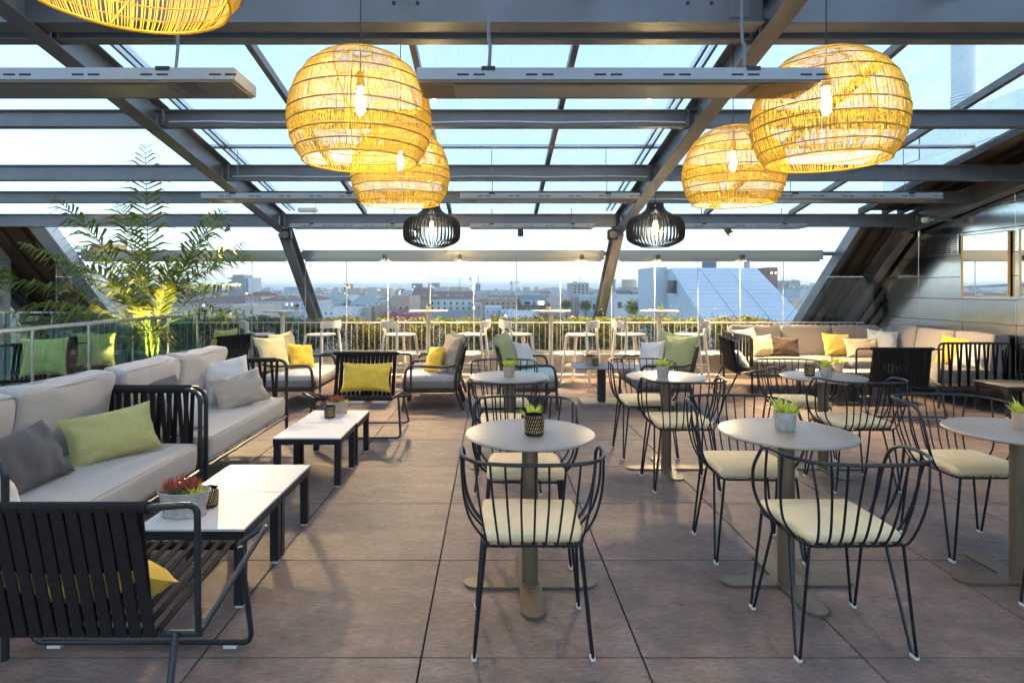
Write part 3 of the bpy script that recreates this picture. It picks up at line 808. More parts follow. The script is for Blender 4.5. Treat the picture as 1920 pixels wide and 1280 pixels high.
# the large neighbouring slanted roof
t = thing('slanted_roof_building', 'large neighbouring building with pale blue slanted plank roof', 'building', (9.2, 25, -24))
xl, xr = -1.8, 1.77; yb, yt_ = -4.0, 0.0; zb, zt = 24.336, 26.31
N = 13
for k in range(N):
    a0 = k / N; a1 = (k + 1) / N - .003
    MB().slab([(xl, yb + (yt_ - yb) * a0, zb + (zt - zb) * a0), (xr, yb + (yt_ - yb) * a0, zb + (zt - zb) * a0), (xr, yb + (yt_ - yb) * a1, zb + (zt - zb) * a1 - .002), (xl, yb + (yt_ - yb) * a1, zb + (zt - zb) * a1 - .002)], .03).build('plank', cmat((.44, .52, .60), .6), t, False)
for fx in (-.6, .55):
    MB().bar((fx, yb, zb + .03), (fx, yt_, zt + .03), .03, .03).build('rib', cmat((.36, .40, .44)), t, False)
MB().add([(xl, yb, 0), (xr, yb, 0), (xr, yt_ + 3, 0), (xl, yt_ + 3, 0), (xl, yb, zb - .02), (xr, yb, zb - .02), (xr, yt_, zt - .02), (xl, yt_, zt - .02), (xr, yt_ + 3, zt - .02), (xl, yt_ + 3, zt - .02)],
         [(0, 1, 5, 4), (4, 5, 6, 7), (7, 6, 8, 9), (9, 8, 2, 3), (1, 2, 8, 6, 5), (0, 4, 7, 9, 3)]).build('wall', cmat((.43, .50, .57)), t, False)
MB().box(-2.35, -1.79, .4, 3.2, 0, 26.38).build('side_block', cmat((.40, .47, .54)), t, False)
MB().box(-.1, .35, .6, 1.1, 26.3, 26.62).build('roof_vent', cmat(SLATE), t, False)
MB().tube([(1.6, .5, 26.2), (1.6, .5, 27.0)], .12, 12).build('flue', cmat(GREY), t)
p = at(1277, 545, 24.2) - t.location
MB().box(p.x - .55, p.x + .5, -.9, -.6, p.z - .1, p.z + .42).build('dark_window', 'city_window', t, False)
# right of it
t = block('long white block right of the slanted roof', 1478, 1560, 535, 62, 9, WHITE, (8, 1, 3, 3, 539), seed=31); clutter(t, 1480, 1550, 534, 62, 31, 6)
t = block('square white house below the long white block', 1500, 1560, 542, 48, 7, WHITE, seed=32)
t = block('corrugated pale wall building at the foot of the dark roof slope', 1484, 1560, 563, 36, 5, CREAM, seed=33)
t = block('brown brick tower with lit window right of the slanted roof', 1443, 1458, 502, 60, 3, (.24, .14, .12), (2, 2, 3, 3, 510), lit=.6, seed=34)
t = block('dark grey roof house with aerials behind the slanted roof', 1425, 1500, 527, 80, 9, GREY, (6, 1, 3, 3, 532), seed=35); clutter(t, 1430, 1495, 527, 80, 35, 7)
# crowded roofs in the near middle distance
for i, (a, b, y, Y, c, wn, rf, lb) in enumerate([
    (626, 650, 583, 55, WHITE, (2, 1, 3, 5, 588), None, 'white terrace house left of the red tower, close to the hedge'),
    (652, 676, 578, 66, CREAM, (3, 1, 2.5, 4, 582), None, 'cream rooftop house below the teal roofs'),
    (677, 703, 574, 72, TAN, (3, 1, 2.5, 4, 578), None, 'tan house with flat roof left of the blue shuttered one'),
    (700, 722, 565, 90, WHITE, (2, 2, 2.5, 3.4, 568), None, 'tall narrow white stair house among the roofs'),
    (722, 742, 586, 52, (.28, .10, .14), (2, 1, 3, 4, 589), None, 'low dark red walled terrace under the blue shuttered window'),
    (744, 770, 590, 50, (.30, .10, .14), None, None, 'long dark red parapet wall above the hedge'),
    (884, 902, 571, 64, GREY, (2, 1, 3, 5, 575), None, 'grey gap building between teal block and tan block'),
    (940, 972, 586, 50, (.42, .48, .52), (2, 1, 3, 5, 590), None, 'blue grey shed beside the white cube annex'),
    (1008, 1030, 588, 54, TAN, (2, 1, 2.5, 4, 591), None, 'small tan lean-to under the mansard dormers'),
    (1036, 1054, 563, 74, (.40, .46, .50), (2, 2, 2.5, 4, 567), None, 'blue grey party wall house right of the mansard'),
    (570, 598, 570, 80, PINK, (3, 1, 2.2, 3.5, 574), ('gable', 7, ROOF), 'pink house with red roof behind the left slanted column')]):
    t = block(lb, a, b, y, Y, 8, c, wn, rf, seed=60 + i, lit=.08); clutter(t, a + 2, b - 2, y, Y, 70 + i, 5)
    if i % 2 == 0:
        p = at((a + b) / 2, y, Y) - t.location; sc_ = Y / F
        d = MB().lathe([(0, 0), (1.2 * sc_, .12 * sc_), (1.9 * sc_, .5 * sc_)], 14).build('satellite_dish', 'city_frame', t); d.location = (p.x, -.3, p.z + 1.6 * sc_); d.rotation_euler = (R(70), 0, R(25))
# tower cranes
def crane(label, px, ytop, yj, x0, x1, Y):
    s = Y / F; p = at(px, 560, Y)
    t = thing('tower_crane', label, 'crane', (p.x, Y, -24))
    zj = H + (541 - yj) * s + 24; zt_ = H + (541 - ytop) * s + 24; a = (x0 - px) * s; b = (x1 - px) * s; r = .16 * s * 2
    m = MB()
    for sx in (-1, 1):
        for sy in (-1, 1): m.tube([(sx * 1.2 * s, sy * 1.2 * s, 0), (sx * 1.2 * s, sy * 1.2 * s, zj)], r * .6, 4)
    k = 0; z = zj
    while z > zj - 40 * s:
        q = 1 if k % 2 else -1
        m.tube([(-1.2 * s * q, -1.2 * s, z), (1.2 * s * q, -1.2 * s, z - 2.4 * s)], r * .5, 4); z -= 2.4 * s; k += 1
    m.build('mast', 'steel_dark', t, False)
    m = MB(); m.tube([(a, 0, zj), (b, 0, zj)], r * .6, 4); m.tube([(a, 0, zj + 3 * s), (b * .2, 0, zj + 3 * s)], r * .5, 4)
    nseg = 26
    for i in range(nseg):
        xa = a * (1 - i / nseg); m.tube([(xa, 0, zj), (xa + abs(a) / nseg * .5 * (1 if a < 0 else -1), 0, zj + 3 * s)], r * .4, 4)
    m.build('jib', 'steel_dark', t, False)
    MB().bar((0, 0, zj), (0, 0, zt_), .9 * s, .9 * s).build('tower_head', 'steel_dark', t, False)
    m = MB(); m.tube([(0, 0, zt_), (a * .7, 0, zj + 3 * s)], r * .25, 4); m.tube([(0, 0, zt_), (b, 0, zj)], r * .25, 4); m.build('tie_rods', 'steel_dark', t, False)
    MB().box(b - 2.6 * s * (1 if b > 0 else -1) if b > 0 else b, b if b > 0 else b + 2.6 * s, -s, s, zj - 3.5 * s, zj + 3.5 * s).build('counterweight', cmat(TEAL), t, False)
crane('tall tower crane with long jib pointing left above the tiled roofs', 862, 510, 523, 803, 883, 300)
crane('small distant tower crane in the middle of the skyline', 961, 519, 531, 974, 957, 480)
# domed palace on the hill at the left
t = thing('domed_palace', 'hazy domed palace with corner towers on the far left hill', 'palace', (at(205, 541, 1500).x, 1500, at(0, 548, 1500).z))
MB().box(-42, 42, 0, 30, -6, 14).build('wall', cmat(TAN), t, False)
MB().lathe([(9, 14), (9, 24), (8, 31), (4.5, 36), (1, 38), (.5, 46), (0, 46)], 16, (0, 15, 0)).build('dome', cmat(TEAL), t)
for sx in (-38, 36, -60):
    MB().lathe([(4.5, -4), (4.5, 24), (3, 27), (2.4, 33), (.5, 43), (0, 43)], 12, (sx, 12, 0)).build('tower', cmat(TAN), t)
# hills
def ridge(name, x0, x1, Y, prof, mt, seed, base=-24):
    m = MB(); n = 160; vs = []; fs = []
    for i in range(n + 1):
        px = x0 + (x1 - x0) * i / n
        yt = prof(px) + 1.6 * noise.noise(Vector((px * .05, seed, 0))) + .7 * noise.noise(Vector((px * .21, seed, 3)))
        for d, fz in ((0, 0), (.10, .45), (.2, .8), (.35, 1), (.7, .6)):
            p = at(px, yt, Y); z = base + (p.z - base) * fz; yy = Y * (1 + d)
            vs.append((p.x * (1 + d), yy, z + (8 * noise.noise(Vector((px * .1, d * 9, seed))) if 0 < fz < 1 else 0)))
    for i in range(n):
        for k in range(4):
            a = i * 5 + k; fs.append((a, a + 5, a + 6, a + 1))
    m.add(vs, fs); return struct(m.build(name, mt, None, True, 60))
mat('hill_green', (.05, .075, .04), .95, 0, .5, .02)
ridge('hill', -1500, 330, 1150, lambda p: 550 - 34 * math.exp(-((p + 260) / 330) ** 2) - 6 * math.exp(-((p - 210) / 60) ** 2), 'hill_green', 1)
ridge('hill', 330, 640, 800, lambda p: 556 - 9 * math.exp(-((p - 510) / 55) ** 2), 'hill_green', 2)
ridge('far_hills', -1800, 3400, 6500, lambda p: 547 - 5 * math.exp(-((p - 1250) / 260) ** 2) - 6 * math.exp(-((p - 1650) / 300) ** 2), 'hill_green', 3)
# filler: the small blocks of the wide city plain
rnd = random.Random(99)
FC = [WHITE, CREAM, TAN, GREY, PINK, (.42, .36, .30)]
fill = []
for i in range(110):
    px = rnd.uniform(-60, 1640); Y = rnd.choice([130, 170, 230, 300, 420, 600]) * rnd.uniform(.85, 1.15)
    ytop = 541 + 24 * (130 / Y) ** .5 * rnd.uniform(.55, 1.15)
    wd_ = rnd.uniform(10, 22) * F / Y
    t = block('small distant city block among many roofs beyond the glass wall', px, px + wd_, ytop, Y, rnd.uniform(10, 16), rnd.choice(FC), (max(2, int(wd_ / 7)), 1, 2.2 * 130 / Y + .7, 2.6 * 130 / Y + .6, ytop + 3) if Y < 320 else None,
              ('gable', rnd.uniform(3, 6), ROOF) if rnd.random() < .3 else None, lit=.12, seed=100 + i, group='small city blocks in the middle distance')
    if Y < 320: clutter(t, px, px + wd_, ytop, Y, i, 2)
# the far carpet of houses, too small to count
m = MB(); m2 = MB()
for i in range(4200):
    px = rnd.uniform(-1600, 2900); Y = rnd.uniform(500, 2600)
    if px < 300 and Y > 1050: Y = rnd.uniform(500, 1050)
    p = at(px, 541 + (rnd.uniform(2.5, 10) if rnd.random() < .86 else rnd.uniform(-3.5, 3)), Y); w_ = rnd.uniform(6, 16); d_ = rnd.uniform(8, 14)
    (m if i % 2 else m2).box(p.x, p.x + w_, Y, Y + d_, -24, p.z)
for i in range(900):    # houses climbing the left hill
    px = rnd.uniform(-1100, 200); Y = rnd.uniform(1120, 1300); p = at(px, rnd.uniform(545, 556), Y)
    (m if i % 2 else m2).box(p.x, p.x + rnd.uniform(6, 14), Y - 14, Y, -24, p.z)
o = m.build('distant_city', cmat(WHITE), None, False); o['kind'] = 'stuff'; tag(o, 'pale mass of far houses below the horizon', 'city')
o = m2.build('distant_city', cmat(CREAM), None, False); o['kind'] = 'stuff'; tag(o, 'warm toned mass of far houses below the horizon', 'city')
# flue column outside on the right
t = thing('flue_pipe', 'pale blue vertical flue column with stay wires outside the roof glass', 'chimney', (9.42, 12, -2))
MB().tube([(0, 0, 0), (0, 0, 9.5)], .225, 24).build('pipe', 'flue_paint', t)
for k in range(4):
    MB().lathe([(.23, 7.1 + k * .06), (.235, 7.1 + k * .06), (.235, 7.12 + k * .06), (.23, 7.12 + k * .06)], 24).build('band', 'rail_steel', t)
for q in ((4, 1), (-3.2, 2)):
    MB().tube([(0, 0, 7.2), (q[0], q[1], 2)], .006, 4).build('stay_wire', 'steel_dark', t)

# evening haze over the city
hz = MB().box(-9100, 9100, -60, 14100, -28, 75).build('haze', None, None, False); hz['kind'] = 'stuff'
hm = bpy.data.materials.new('haze_air'); hm.use_nodes = True
hn = hm.node_tree.nodes; hn.clear()
ho = hn.new('ShaderNodeOutputMaterial'); hv = hn.new('ShaderNodeVolumePrincipled')
hv.inputs['Color'].default_value = (.90, .95, 1, 1); hv.inputs['Density'].default_value = .00015; hv.inputs['Anisotropy'].default_value = .2
hm.node_tree.links.new(hv.outputs[0], ho.inputs['Volume'])
hz.data.materials.append(hm)
hz['label'] = 'thin blue evening haze over the city'; hz['category'] = 'haze'

# ================================================================== FURNITURE
# ---- wire chair (faces +y)
def make_wire_chair(label):
    t = thing('wire_chair', label, 'chair')
    pad = softbox(.205, .20, .022, .02, 10, (0, 0, .006), 2, .0015)
    for i, v in enumerate(pad.v):       # front a little wider, back corners rounded
        x, y, z = v; k = 1.02 if y > 0 else 1 - .10 * (max(0, -y) / .2) ** 3
        pad.v[i] = (x * k, y, z)
    pad.build('seat_pad', 'pad_cream', t).location = (0, .0, .482)
    fr = fillet([(-.20, -.20, .452), (.20, -.20, .452), (.205, .20, .452), (-.205, .20, .452)], .05, 4, True)
    m = MB(); m.tube(fr, .006, 6, True)
    for x in (-.12, -.04, .04, .12): m.tube([(x, -.2, .446), (x, .2, .446)], .004, 5)
    m.build('seat_frame', 'wire', t)
    # rail
    half = [(.285, .02, .765), (.292, -.03, .80), (.292, -.10, .81), (.280, -.20, .81), (.23, -.285, .81), (.13, -.325, .81), (0, -.335, .81)]
    full = [(-a, b, c) for a, b, c in half] + half[::-1][1:]
    end = [(.20, .05, .452), (.245, .075, .50), (.278, .085, .58), (.29, .07, .68)]
    path = [(-a, b, c) for a, b, c in end] + full + end[::-1]
    MB().tube(spline(path, 5), .0075, 7).build('arm_rail', 'wire', t)
    rail = spline(full, 8)
    def rail_at(x):
        return min((p for p in rail if p.y < -.15), key=lambda p: abs(p.x - x))
    for k in range(9):
        xb = -.18 + .045 * k; p = rail_at(xb * 1.28)
        MB().tube(spline([p, (xb * 1.18, -.30 + .02 * abs(xb), .66), (xb * 1.05, -.255, .51), (xb, -.20, .452), (xb * .98, -.12, .446)], 4), .0048, 5).build('back_wire', 'wire', t)
    for sx in (-1, 1):
        for (y0, x0) in ((-.17, .284), (-.06, .292)):
            MB().tube(spline([(sx * x0, y0, .81), (sx * (x0 - .002), y0 + .02, .66), (sx * (x0 - .03), y0 + .05, .53), (sx * .20, y0 + .05, .452)], 5), .0055, 5).build('side_wire', 'wire', t)
    for sx in (-1, 1):
        for sy in (-1, 1):
            ft = Vector((sx * .235, sy * .195, .012))
            a = (sx * .19, sy * .195, .452); b = (sx * .20, sy * .06, .452)
            f1 = ft + Vector((0, sy * .014, 0)); f2 = ft - Vector((0, sy * .014, 0))
            lg = MB().tube(fillet([a, f1, f2, b], .012, 3), .0068, 6).build('leg', 'wire', t)
            MB().box(ft.x - .010, ft.x + .010, ft.y - .018, ft.y + .018, 0, .016, .003).build('foot_cap', 'white_plastic', lg, False)
    return t
CH = [(.165, 2.585, 0, 'wire armchair with cream pad in front of the centre table, its back to the viewer'),
      (.185, 3.37, 180, 'wire armchair behind the centre table, facing the viewer'),
      (.12, 4.50, 0, 'wire armchair in front of the second centre table, back to the viewer'),
      (.11, 5.30, 180, 'wire armchair behind the second centre table beside the mint loveseat'),
      (1.36, 5.37, 180, 'wire armchair behind the round table left of the low rope chairs'),
      (1.41, 4.54, 0, 'wire armchair before the middle round table, seen from behind'),
      (1.44, 3.41, 180, 'wire armchair at the far left of the right front table'),
      (1.44, 2.585, 0, 'large wire armchair at the right front, its back to the viewer'),
      (2.70, 5.33, 180, 'wire armchair behind the round table nearest the corner sofa'),
      (2.70, 4.54, 0, 'wire armchair before the round table nearest the corner sofa'),
      (2.71, 3.44, 180, 'wire armchair by the table cut by the right edge, facing the viewer'),
      (2.70, 2.60, 0, 'wire armchair mostly cut off by the right edge')]
wc = None
for x, y, a, lb in CH:
    if wc is None:
        wc = make_wire_chair(lb); wc['group'] = 'wire chairs at the round tables'; wc.location = (x, y, 0); wc.rotation_euler.z = R(a)
    else: clone(wc, (x, y, 0), R(a + random.uniform(-2, 2)), lb)

# ---- round bistro table
def make_round_table(label):
    t = thing('round_table', label, 'table', group='round bistro tables')
    MB().lathe([(0, .738), (.300, .738), (.315, .742), (.321, .748), (.319, .754), (.312, .757), (0, .757)], 64).build('table_top', 'table_taupe', t, True, 50)
    MB().lathe([(.040, .012), (.040, .70)], 24).build('column', 'table_post', t)
    MB().box(-.07, .07, -.05, .05, .70, .737, .004).build('top_bracket', 'table_post', t, False)
    def arm(a):
        pts = [(-.055, 0), (.055, 0)]
        n = 10; L_ = .27
        for k in range(n + 1):
            q = PI * k / n; pts.append((.055 * math.cos(q), L_ + .055 * math.sin(q)))
        m = MB(); nn = len(pts)
        vs = [(x, y, 0.002) for x, y in pts] + [(x, y, .012) for x, y in pts]
        m.add(vs, [tuple(range(nn))[::-1], tuple(range(nn, 2 * nn))] + [(i, (i + 1) % nn, (i + 1) % nn + nn, i + nn) for i in range(nn)])
        o = m.build('foot', 'table_post', t, False); o.rotation_euler.z = a; o.location.z = .0006 * (round(a * 2 / PI) % 4)
    for k in range(4): arm(k * PI / 2)
    return t
TB = [(.19, 3.0, 'round taupe bistro table in the centre foreground'), (.144, 4.93, 'round taupe bistro table directly behind the centre one'),
      (1.427, 4.93, 'round taupe bistro table before the green cushioned loveseat'), (1.475, 3.02, 'round taupe bistro table at the right foreground'),
      (2.71, 4.93, 'round taupe bistro table nearest the corner sofa'), (2.66, 3.04, 'round taupe bistro table cut by the right edge')]
rt = None
for x, y, lb in TB:
    if rt is None: rt = make_round_table(lb); rt.location = (x, y, 0)
    else: clone(rt, (x, y, 0), 0, lb)

# ---- rope lounge chair (faces +y)
def make_rope_chair(label):
    t = thing('rope_lounge_chair', label, 'lounge chair', group='rope lounge chairs')
    for s in (-1, 1):
        path = fillet([(s * .34, -.30, .78), (s * .48, -.255, .775), (s * .48, -.25, .35), (s * .48, .35, .475), (s * .37, .30, .405)], .035, 5)
        MB().tube(path, .011, 8).build('side_frame', 'tube', t)
    MB().tube([(-.345, -.30, .78), (.345, -.30, .78)], .019, 10).build('top_rail', 'rope', t)
    MB().tube([(-.48, -.23, .345), (-.35, -.215, .335), (.35, -.215, .335), (.48, -.23, .345)], .012, 8).build('bottom_rail', 'tube', t)
    MB().tube([(-.375, .30, .405), (.375, .30, .405)], .017, 10).build('front_rail', 'rope', t)
    n = 14
    for k in range(n):
        x = -.325 + .65 * (k + .5) / n
        MB().strap((x - .004, -.318, .785), (x + .013, -.232, .335), .036, .006, (1, 0, 0), (0, 1, .18)).build('back_strap', 'rope', t, False)
        MB().strap((x + .004, -.284, .785), (x - .004, -.202, .335), .026, .006, (1, 0, 0), (0, 1, .18)).build('back_strap', 'rope', t, False)
    for k in range(n + 1):
        x = -.335 + .67 * k / n
        MB().strap((x, -.215, .350), (x * 1.06, .30, .424), .022, .006, (1, 0, 0), (0, -.14, 1)).build('seat_strap', 'rope_brown', t, False)
    for (y, yt, zt, xt, xf) in ((.27, .22, .435, .42, .45), (-.40, -.235, .35, .40, .44)):
        lg = MB().tube(fillet([(-xt, yt, zt), (-xf, y, .022), (xf, y, .022), (xt, yt, zt)], .05, 5), .011, 8).build('sled_leg', 'tube', t)
        for s in (-1, 1):
            MB().box(s * (xf - .09) - .028, s * (xf - .09) + .028, y - .012, y + .012, 0, .014, .003).build('foot_cap', 'white_plastic', lg, False)
    return t
kc = make_rope_chair('black rope lounge chair at the left front corner, its back to the viewer')
kc.location = (-1.43, 2.2, 0)
clone(kc, (-1.335, 6.12, 0), R(180), 'black rope lounge chair facing the viewer with a yellow cushion')
clone(kc, (3.55, 8.35, 0), R(-98), 'black rope lounge chair seen from its side beside the corner sofa')
clone(kc, (4.72, 7.2, 0), R(-4), 'black rope lounge chair with its back to the viewer before the corner sofa')
clone(kc, (-4.02, 8.85, 0), R(72), 'dark rope chair with lime cushion beside the palm')

def piping(o, hx, hy, hz, r, mt, axis=2):
    h = [hx, hy, hz]; k = r * .707 - r; a, b = [q for q in (0, 1, 2) if q != axis]; m = MB()
    for s in (-1, 1):
        pts = []
        for (sa, sb) in ((-1, -1), (1, -1), (1, 1), (-1, 1)):
            p = [0, 0, 0]; p[a] = sa * (h[a] + k); p[b] = sb * (h[b] + k); p[axis] = s * (h[axis] + k); pts.append(p)
        m.tube(fillet(pts, r, 5, True), .0055, 5, True)
    m.build('piping', mt, o)
clone(kc, (-5.45, 7.25, 0), R(205), 'rope lounge chair with lime cushion behind the glass balustrade')
clone(kc, (-5.50, 8.25, 0), R(215), 'rope lounge chair with two cushions behind the balustrade beside the palm')
# ---- two seat rope sofa (faces +y)
def make_sofa(label):
    t = thing('rope_sofa', label, 'sofa', group='grey two seat sofas')
    W2, D2 = .80, .41
    fr = [(-W2, -D2, .27), (W2, -D2, .27), (W2, D2, .27), (-W2, D2, .27)]
    m = MB(); m.tube(fillet(fr, .03, 4, True), .015, 8, True)
    for x in (-.4, 0, .4): m.tube([(x, -D2, .27), (x, D2, .27)], .010, 6)
    m.build('base_frame', 'tube', t)
    for s in (-1, 1):
        MB().tube(fillet([(s * W2, D2, .0), (s * W2, D2, .80), (s * W2, -D2, .80), (s * W2, -D2, 0)], .09, 7), .015, 8).build('arm_frame', 'tube', t)
        MB().tube([(s * W2, -D2 + .05, .80), (s * W2, D2 - .10, .80)], .021, 10).build('arm_wrap', 'rope', t)
        for k in range(13):
            y = -D2 + .06 + .056 * k; q = .03 if k % 2 else -.03
            MB().strap((s * W2, y, .795), (s * W2, y + q + .01, .275), .026, .008, (0, 1, 0), (1, 0, 0)).build('arm_strap', 'rope', t, False)
    MB().tube([(-W2, -D2, .66), (W2, -D2, .66)], .014, 8).build('back_rail', 'tube', t)
    for k in range(30):
        x = -W2 + .05 + .052 * k
        MB().strap((x, -D2, .66), (x + (.02 if k % 2 else -.02), -D2, .275), .026, .008, (1, 0, 0), (0, 1, 0)).build('back_strap', 'rope', t, False)
    o = softbox(.765, .405, .085, .032, 18, (.0, .006, .014), 4, .003).build('seat_cushion', 'sofa_grey', t, True, 80); o.location = (0, .012, .375)
    piping(o, .765, .405, .085, .032, 'sofa_grey')
    for s in (-1, 1):
        b = softbox(.390, .085, .24, .036, 18, (0, .028, .006), 5 + s, .010).build('back_cushion', 'sofa_grey', t, True, 80)
        piping(b, .390, .085, .24, .036, 'sofa_grey', 1); b.location = (s * .394, -.265, .69); b.rotation_euler = (R(-9), 0, R(s * 1.5))
    return t
sA = make_sofa('grey two seat rope sofa nearest the viewer at the left edge'); sA.location = (-2.34, 3.19, 0); sA.rotation_euler.z = R(-90)
clone(sA, (-2.34, 4.87, 0), R(-90), 'grey two seat rope sofa further along the balustrade')

# ---- corner sofa on the right
cs = thing('corner_sofa', 'large taupe L shaped corner sofa against glass and stainless wall', 'sofa', (0, 0, 0))
TM = 'sofa_taupe'
def cush(name, hx, hy, hz, loc, rot=(0, 0, 0), seed=1, puff=(0, 0, .012), r=.034, wr=.004):
    o = softbox(hx, hy, hz, r, 16, puff, seed, wr).build(name, TM, cs, True, 80); piping(o, hx, hy, hz, r, TM, 2 if hz < .15 else 1); o.location = loc; o.rotation_euler = rot; return o
cush('seat_cushion', .66, .43, .09, (4.32, 8.80, .375), seed=1)
cush('seat_cushion', .66, .43, .09, (5.66, 8.80, .375), seed=2)
cush('seat_cushion', .42, .45, .09, (5.93, 7.90, .375), seed=3)
for i, (xa, xb) in enumerate(((3.66, 4.42), (4.43, 5.19), (5.20, 5.92))):
    cush('back_cushion', (xb - xa) / 2, .105, .235, ((xa + xb) / 2, 9.27, .665), (R(-9), 0, R(random.uniform(-1, 1))), 10 + i, (0, .026, .006), .036, .006)
for i, (ya, yb_) in enumerate(((8.75, 9.30), (8.04, 8.74), (7.40, 8.03))):
    cush('back_cushion', (yb_ - ya) / 2, .105, .235, (6.24, (ya + yb_) / 2, .665), (R(-9), 0, R(-90 + random.uniform(-1, 1))), 20 + i, (0, .026, .006), .036, .006)
m = MB()
m.tube(fillet([(3.62, 8.38, .26), (5.49, 8.38, .26), (5.49, 7.40, .26), (6.37, 7.40, .26), (6.37, 9.40, .26), (3.62, 9.40, .26)], .03, 4, True), .016, 8, True); m.build('base_frame', 'tube', cs)
for (x, y) in ((3.62, 8.38), (4.6, 8.38), (5.49, 8.38), (5.49, 7.40), (6.35, 7.40), (3.62, 9.40), (4.6, 9.40), (6.35, 9.40)):
    MB().tube([(x, y, 0), (x, y, .26)], .015, 8).build('leg', 'tube', cs)
MB().tube(fillet([(3.62, 8.38, .26), (3.62, 8.38, .80), (3.62, 9.40, .80), (3.62, 9.40, .26)], .09, 6), .015, 8).build('arm_frame', 'tube', cs)
MB().tube(fillet([(5.49, 7.40, .26), (5.49, 7.40, .80), (6.36, 7.40, .80), (6.36, 7.40, .26)], .07, 6), .015, 8).build('arm_frame', 'tube', cs)
for k in range(16):
    y = 8.45 + .057 * k; MB().strap((3.62, y, .795), (3.62, y + (.03 if k % 2 else -.02), .265), .026, .008, (0, 1, 0), (1, 0, 0)).build('arm_strap', 'rope', cs, False)
for k in range(15):
    x = 5.55 + .055 * k; MB().strap((x, 7.40, .795), (x + (.03 if k % 2 else -.03), 7.40, .265), .026, .008, (1, 0, 0), (0, 1, 0)).build('arm_strap', 'rope', cs, False)

# ---- wooden armchairs and loveseats (face +y), w = overall width
def make_armchair(label, w_, seat, group, name='wood_loveseat', cat='loveseat'):
    t = thing(name, label, cat, group=group)
    h = w_ / 2
    for s in (-1, 1):
        MB().tube(spline([(s * h, .30, .0), (s * h, .285, .25), (s * h, .275, .42), (s * h, .24, .515), (s * h, .14, .535), (s * h, -.2, .525), (s * h * .99, -.33, .55)], 6), [(.017, .022)] * 37, 8).build('arm', 'wood_dark', t)
        MB().tube(spline([(s * (h - .03), -.42, 0), (s * (h - .03), -.33, .28), (s * (h - .03), -.36, .52), (s * (h - .05), -.43, .74)], 6), .019, 8).build('back_leg', 'wood_dark', t)
        MB().bar((s * (h - .01), -.34, .235), (s * (h - .01), .285, .235), .03, .04).build('side_rail', 'wood_dark', t, False)
    MB().bar((-h, .27, .235), (h, .27, .235), .03, .04).build('front_rail', 'wood_dark', t, False)
    MB().bar((-h, -.34, .235), (h, -.34, .235), .03, .04).build('rear_rail', 'wood_dark', t, False)
    MB().tube(spline([(-h + .05, -.43, .74), (-h * .5, -.46, .765), (h * .5, -.46, .765), (h - .05, -.43, .74)], 6), .018, 8).build('crest_rail', 'wood_dark', t)
    n = int(w_ / .075)
    for k in range(n):
        x = -h + .07 + (w_ - .14) * k / (n - 1)
        MB().strap((x, -.455, .76), (x, -.345, .25), .034, .008, (1, 0, 0), (0, 1, .2)).build('back_slat', 'rope_brown', t, False)
    sc = softbox(h - .025, .335, .062, .05, 14, (0, .02, .02), 3, .003)
    o = sc.build('seat_cushion', seat, t, True, 80); o.location = (0, -.015, .355)
    sb = softbox(h - .018, .340, .055, .03, 12, (0, .02, 0), 3, .002)
    sb.build('cushion_base', 'zigzag', t, True, 80).location = (0, -.014, .305)
    return t
GA = 'dark wood seats by the hedge'
a1 = make_armchair('dark wood loveseat at left with cream and yellow cushions', 1.10, 'seat_light', GA); a1.location = (-2.46, 7.88, 0); a1.rotation_euler.z = R(-90)
a3 = make_armchair('dark wood loveseat with mint seat and sage cushions', 1.10, 'seat_mint', GA); a3.location = (.50, 7.86, 0); a3.rotation_euler.z = R(-90)
clone(a1, (2.08, 7.86, 0), R(90), 'dark wood loveseat with sage cushions left of the corner sofa')
a2 = make_armchair('single dark wood armchair with yellow cushion facing left', .62, 'seat_light', GA, 'wood_armchair', 'armchair'); a2.location = (-.78, 7.58, 0); a2.rotation_euler.z = R(92)
clone(a2, (-.78, 8.28, 0), R(90), 'single dark wood armchair behind the one with the yellow cushion')

# ---- bar stools (face +y)
def make_stool(label):
    t = thing('bar_stool', label, 'bar stool', group='cream bar stools along the glass wall')
    vs = []; m = MB()
    m.lathe([(0, .735), (.16, .735), (.195, .745), (.205, .757), (.195, .768), (.10, .760), (0, .757)], 28, (0, 0, 0), 1.0, .95); m.build('seat', 'stool', t)
    for s in (-1, 1):
        MB().tube([(s * .205, .20, 0), (s * .155, .13, .745)], [(.017, .017), (.022, .022)], 8).build('front_leg', 'stool', t)
        MB().tube(spline([(s * .21, -.23, 0), (s * .17, -.165, .74), (s * .165, -.185, .84), (s * .17, -.205, .955)], 5), .019, 8).build('rear_leg', 'stool', t)
        MB().bar((s * .193, -.20, .27), (s * .19, .18, .27), .02, .03).build('side_stretcher', 'stool', t, False)
    MB().bar((-.19, .18, .27), (.19, .18, .27), .03, .028).build('foot_rest', 'stool', t, False)
    pts = []
    n = 12
    for k in range(n + 1):
        a = R(-52 + 104 * k / n); pts.append((.235 * math.sin(a), -.02 - .235 * math.cos(a)))
    m = MB(); vs = []; fs = []
    for (x, y) in pts:
        d = Vector((x, y + .02, 0)).normalized()
        for (z, o_) in ((.865, -.008), (.865, .008), (.975, .012), (.975, -.004)): vs.append((x + d.x * o_, y + d.y * o_, z))
    for k in range(n):
        for q in range(4): fs.append((k * 4 + q, k * 4 + (q + 1) % 4, k * 4 + 4 + (q + 1) % 4, k * 4 + 4 + q))
    fs += [(0, 3, 2, 1), (n * 4, n * 4 + 1, n * 4 + 2, n * 4 + 3)]
    m.add(vs, fs); me = m.mesh('backrest', 'stool', True, 40); fix_normals(me); link('backrest', me, t)
    return t
def _scale(root, f):
    root.scale = (f, f, 1)
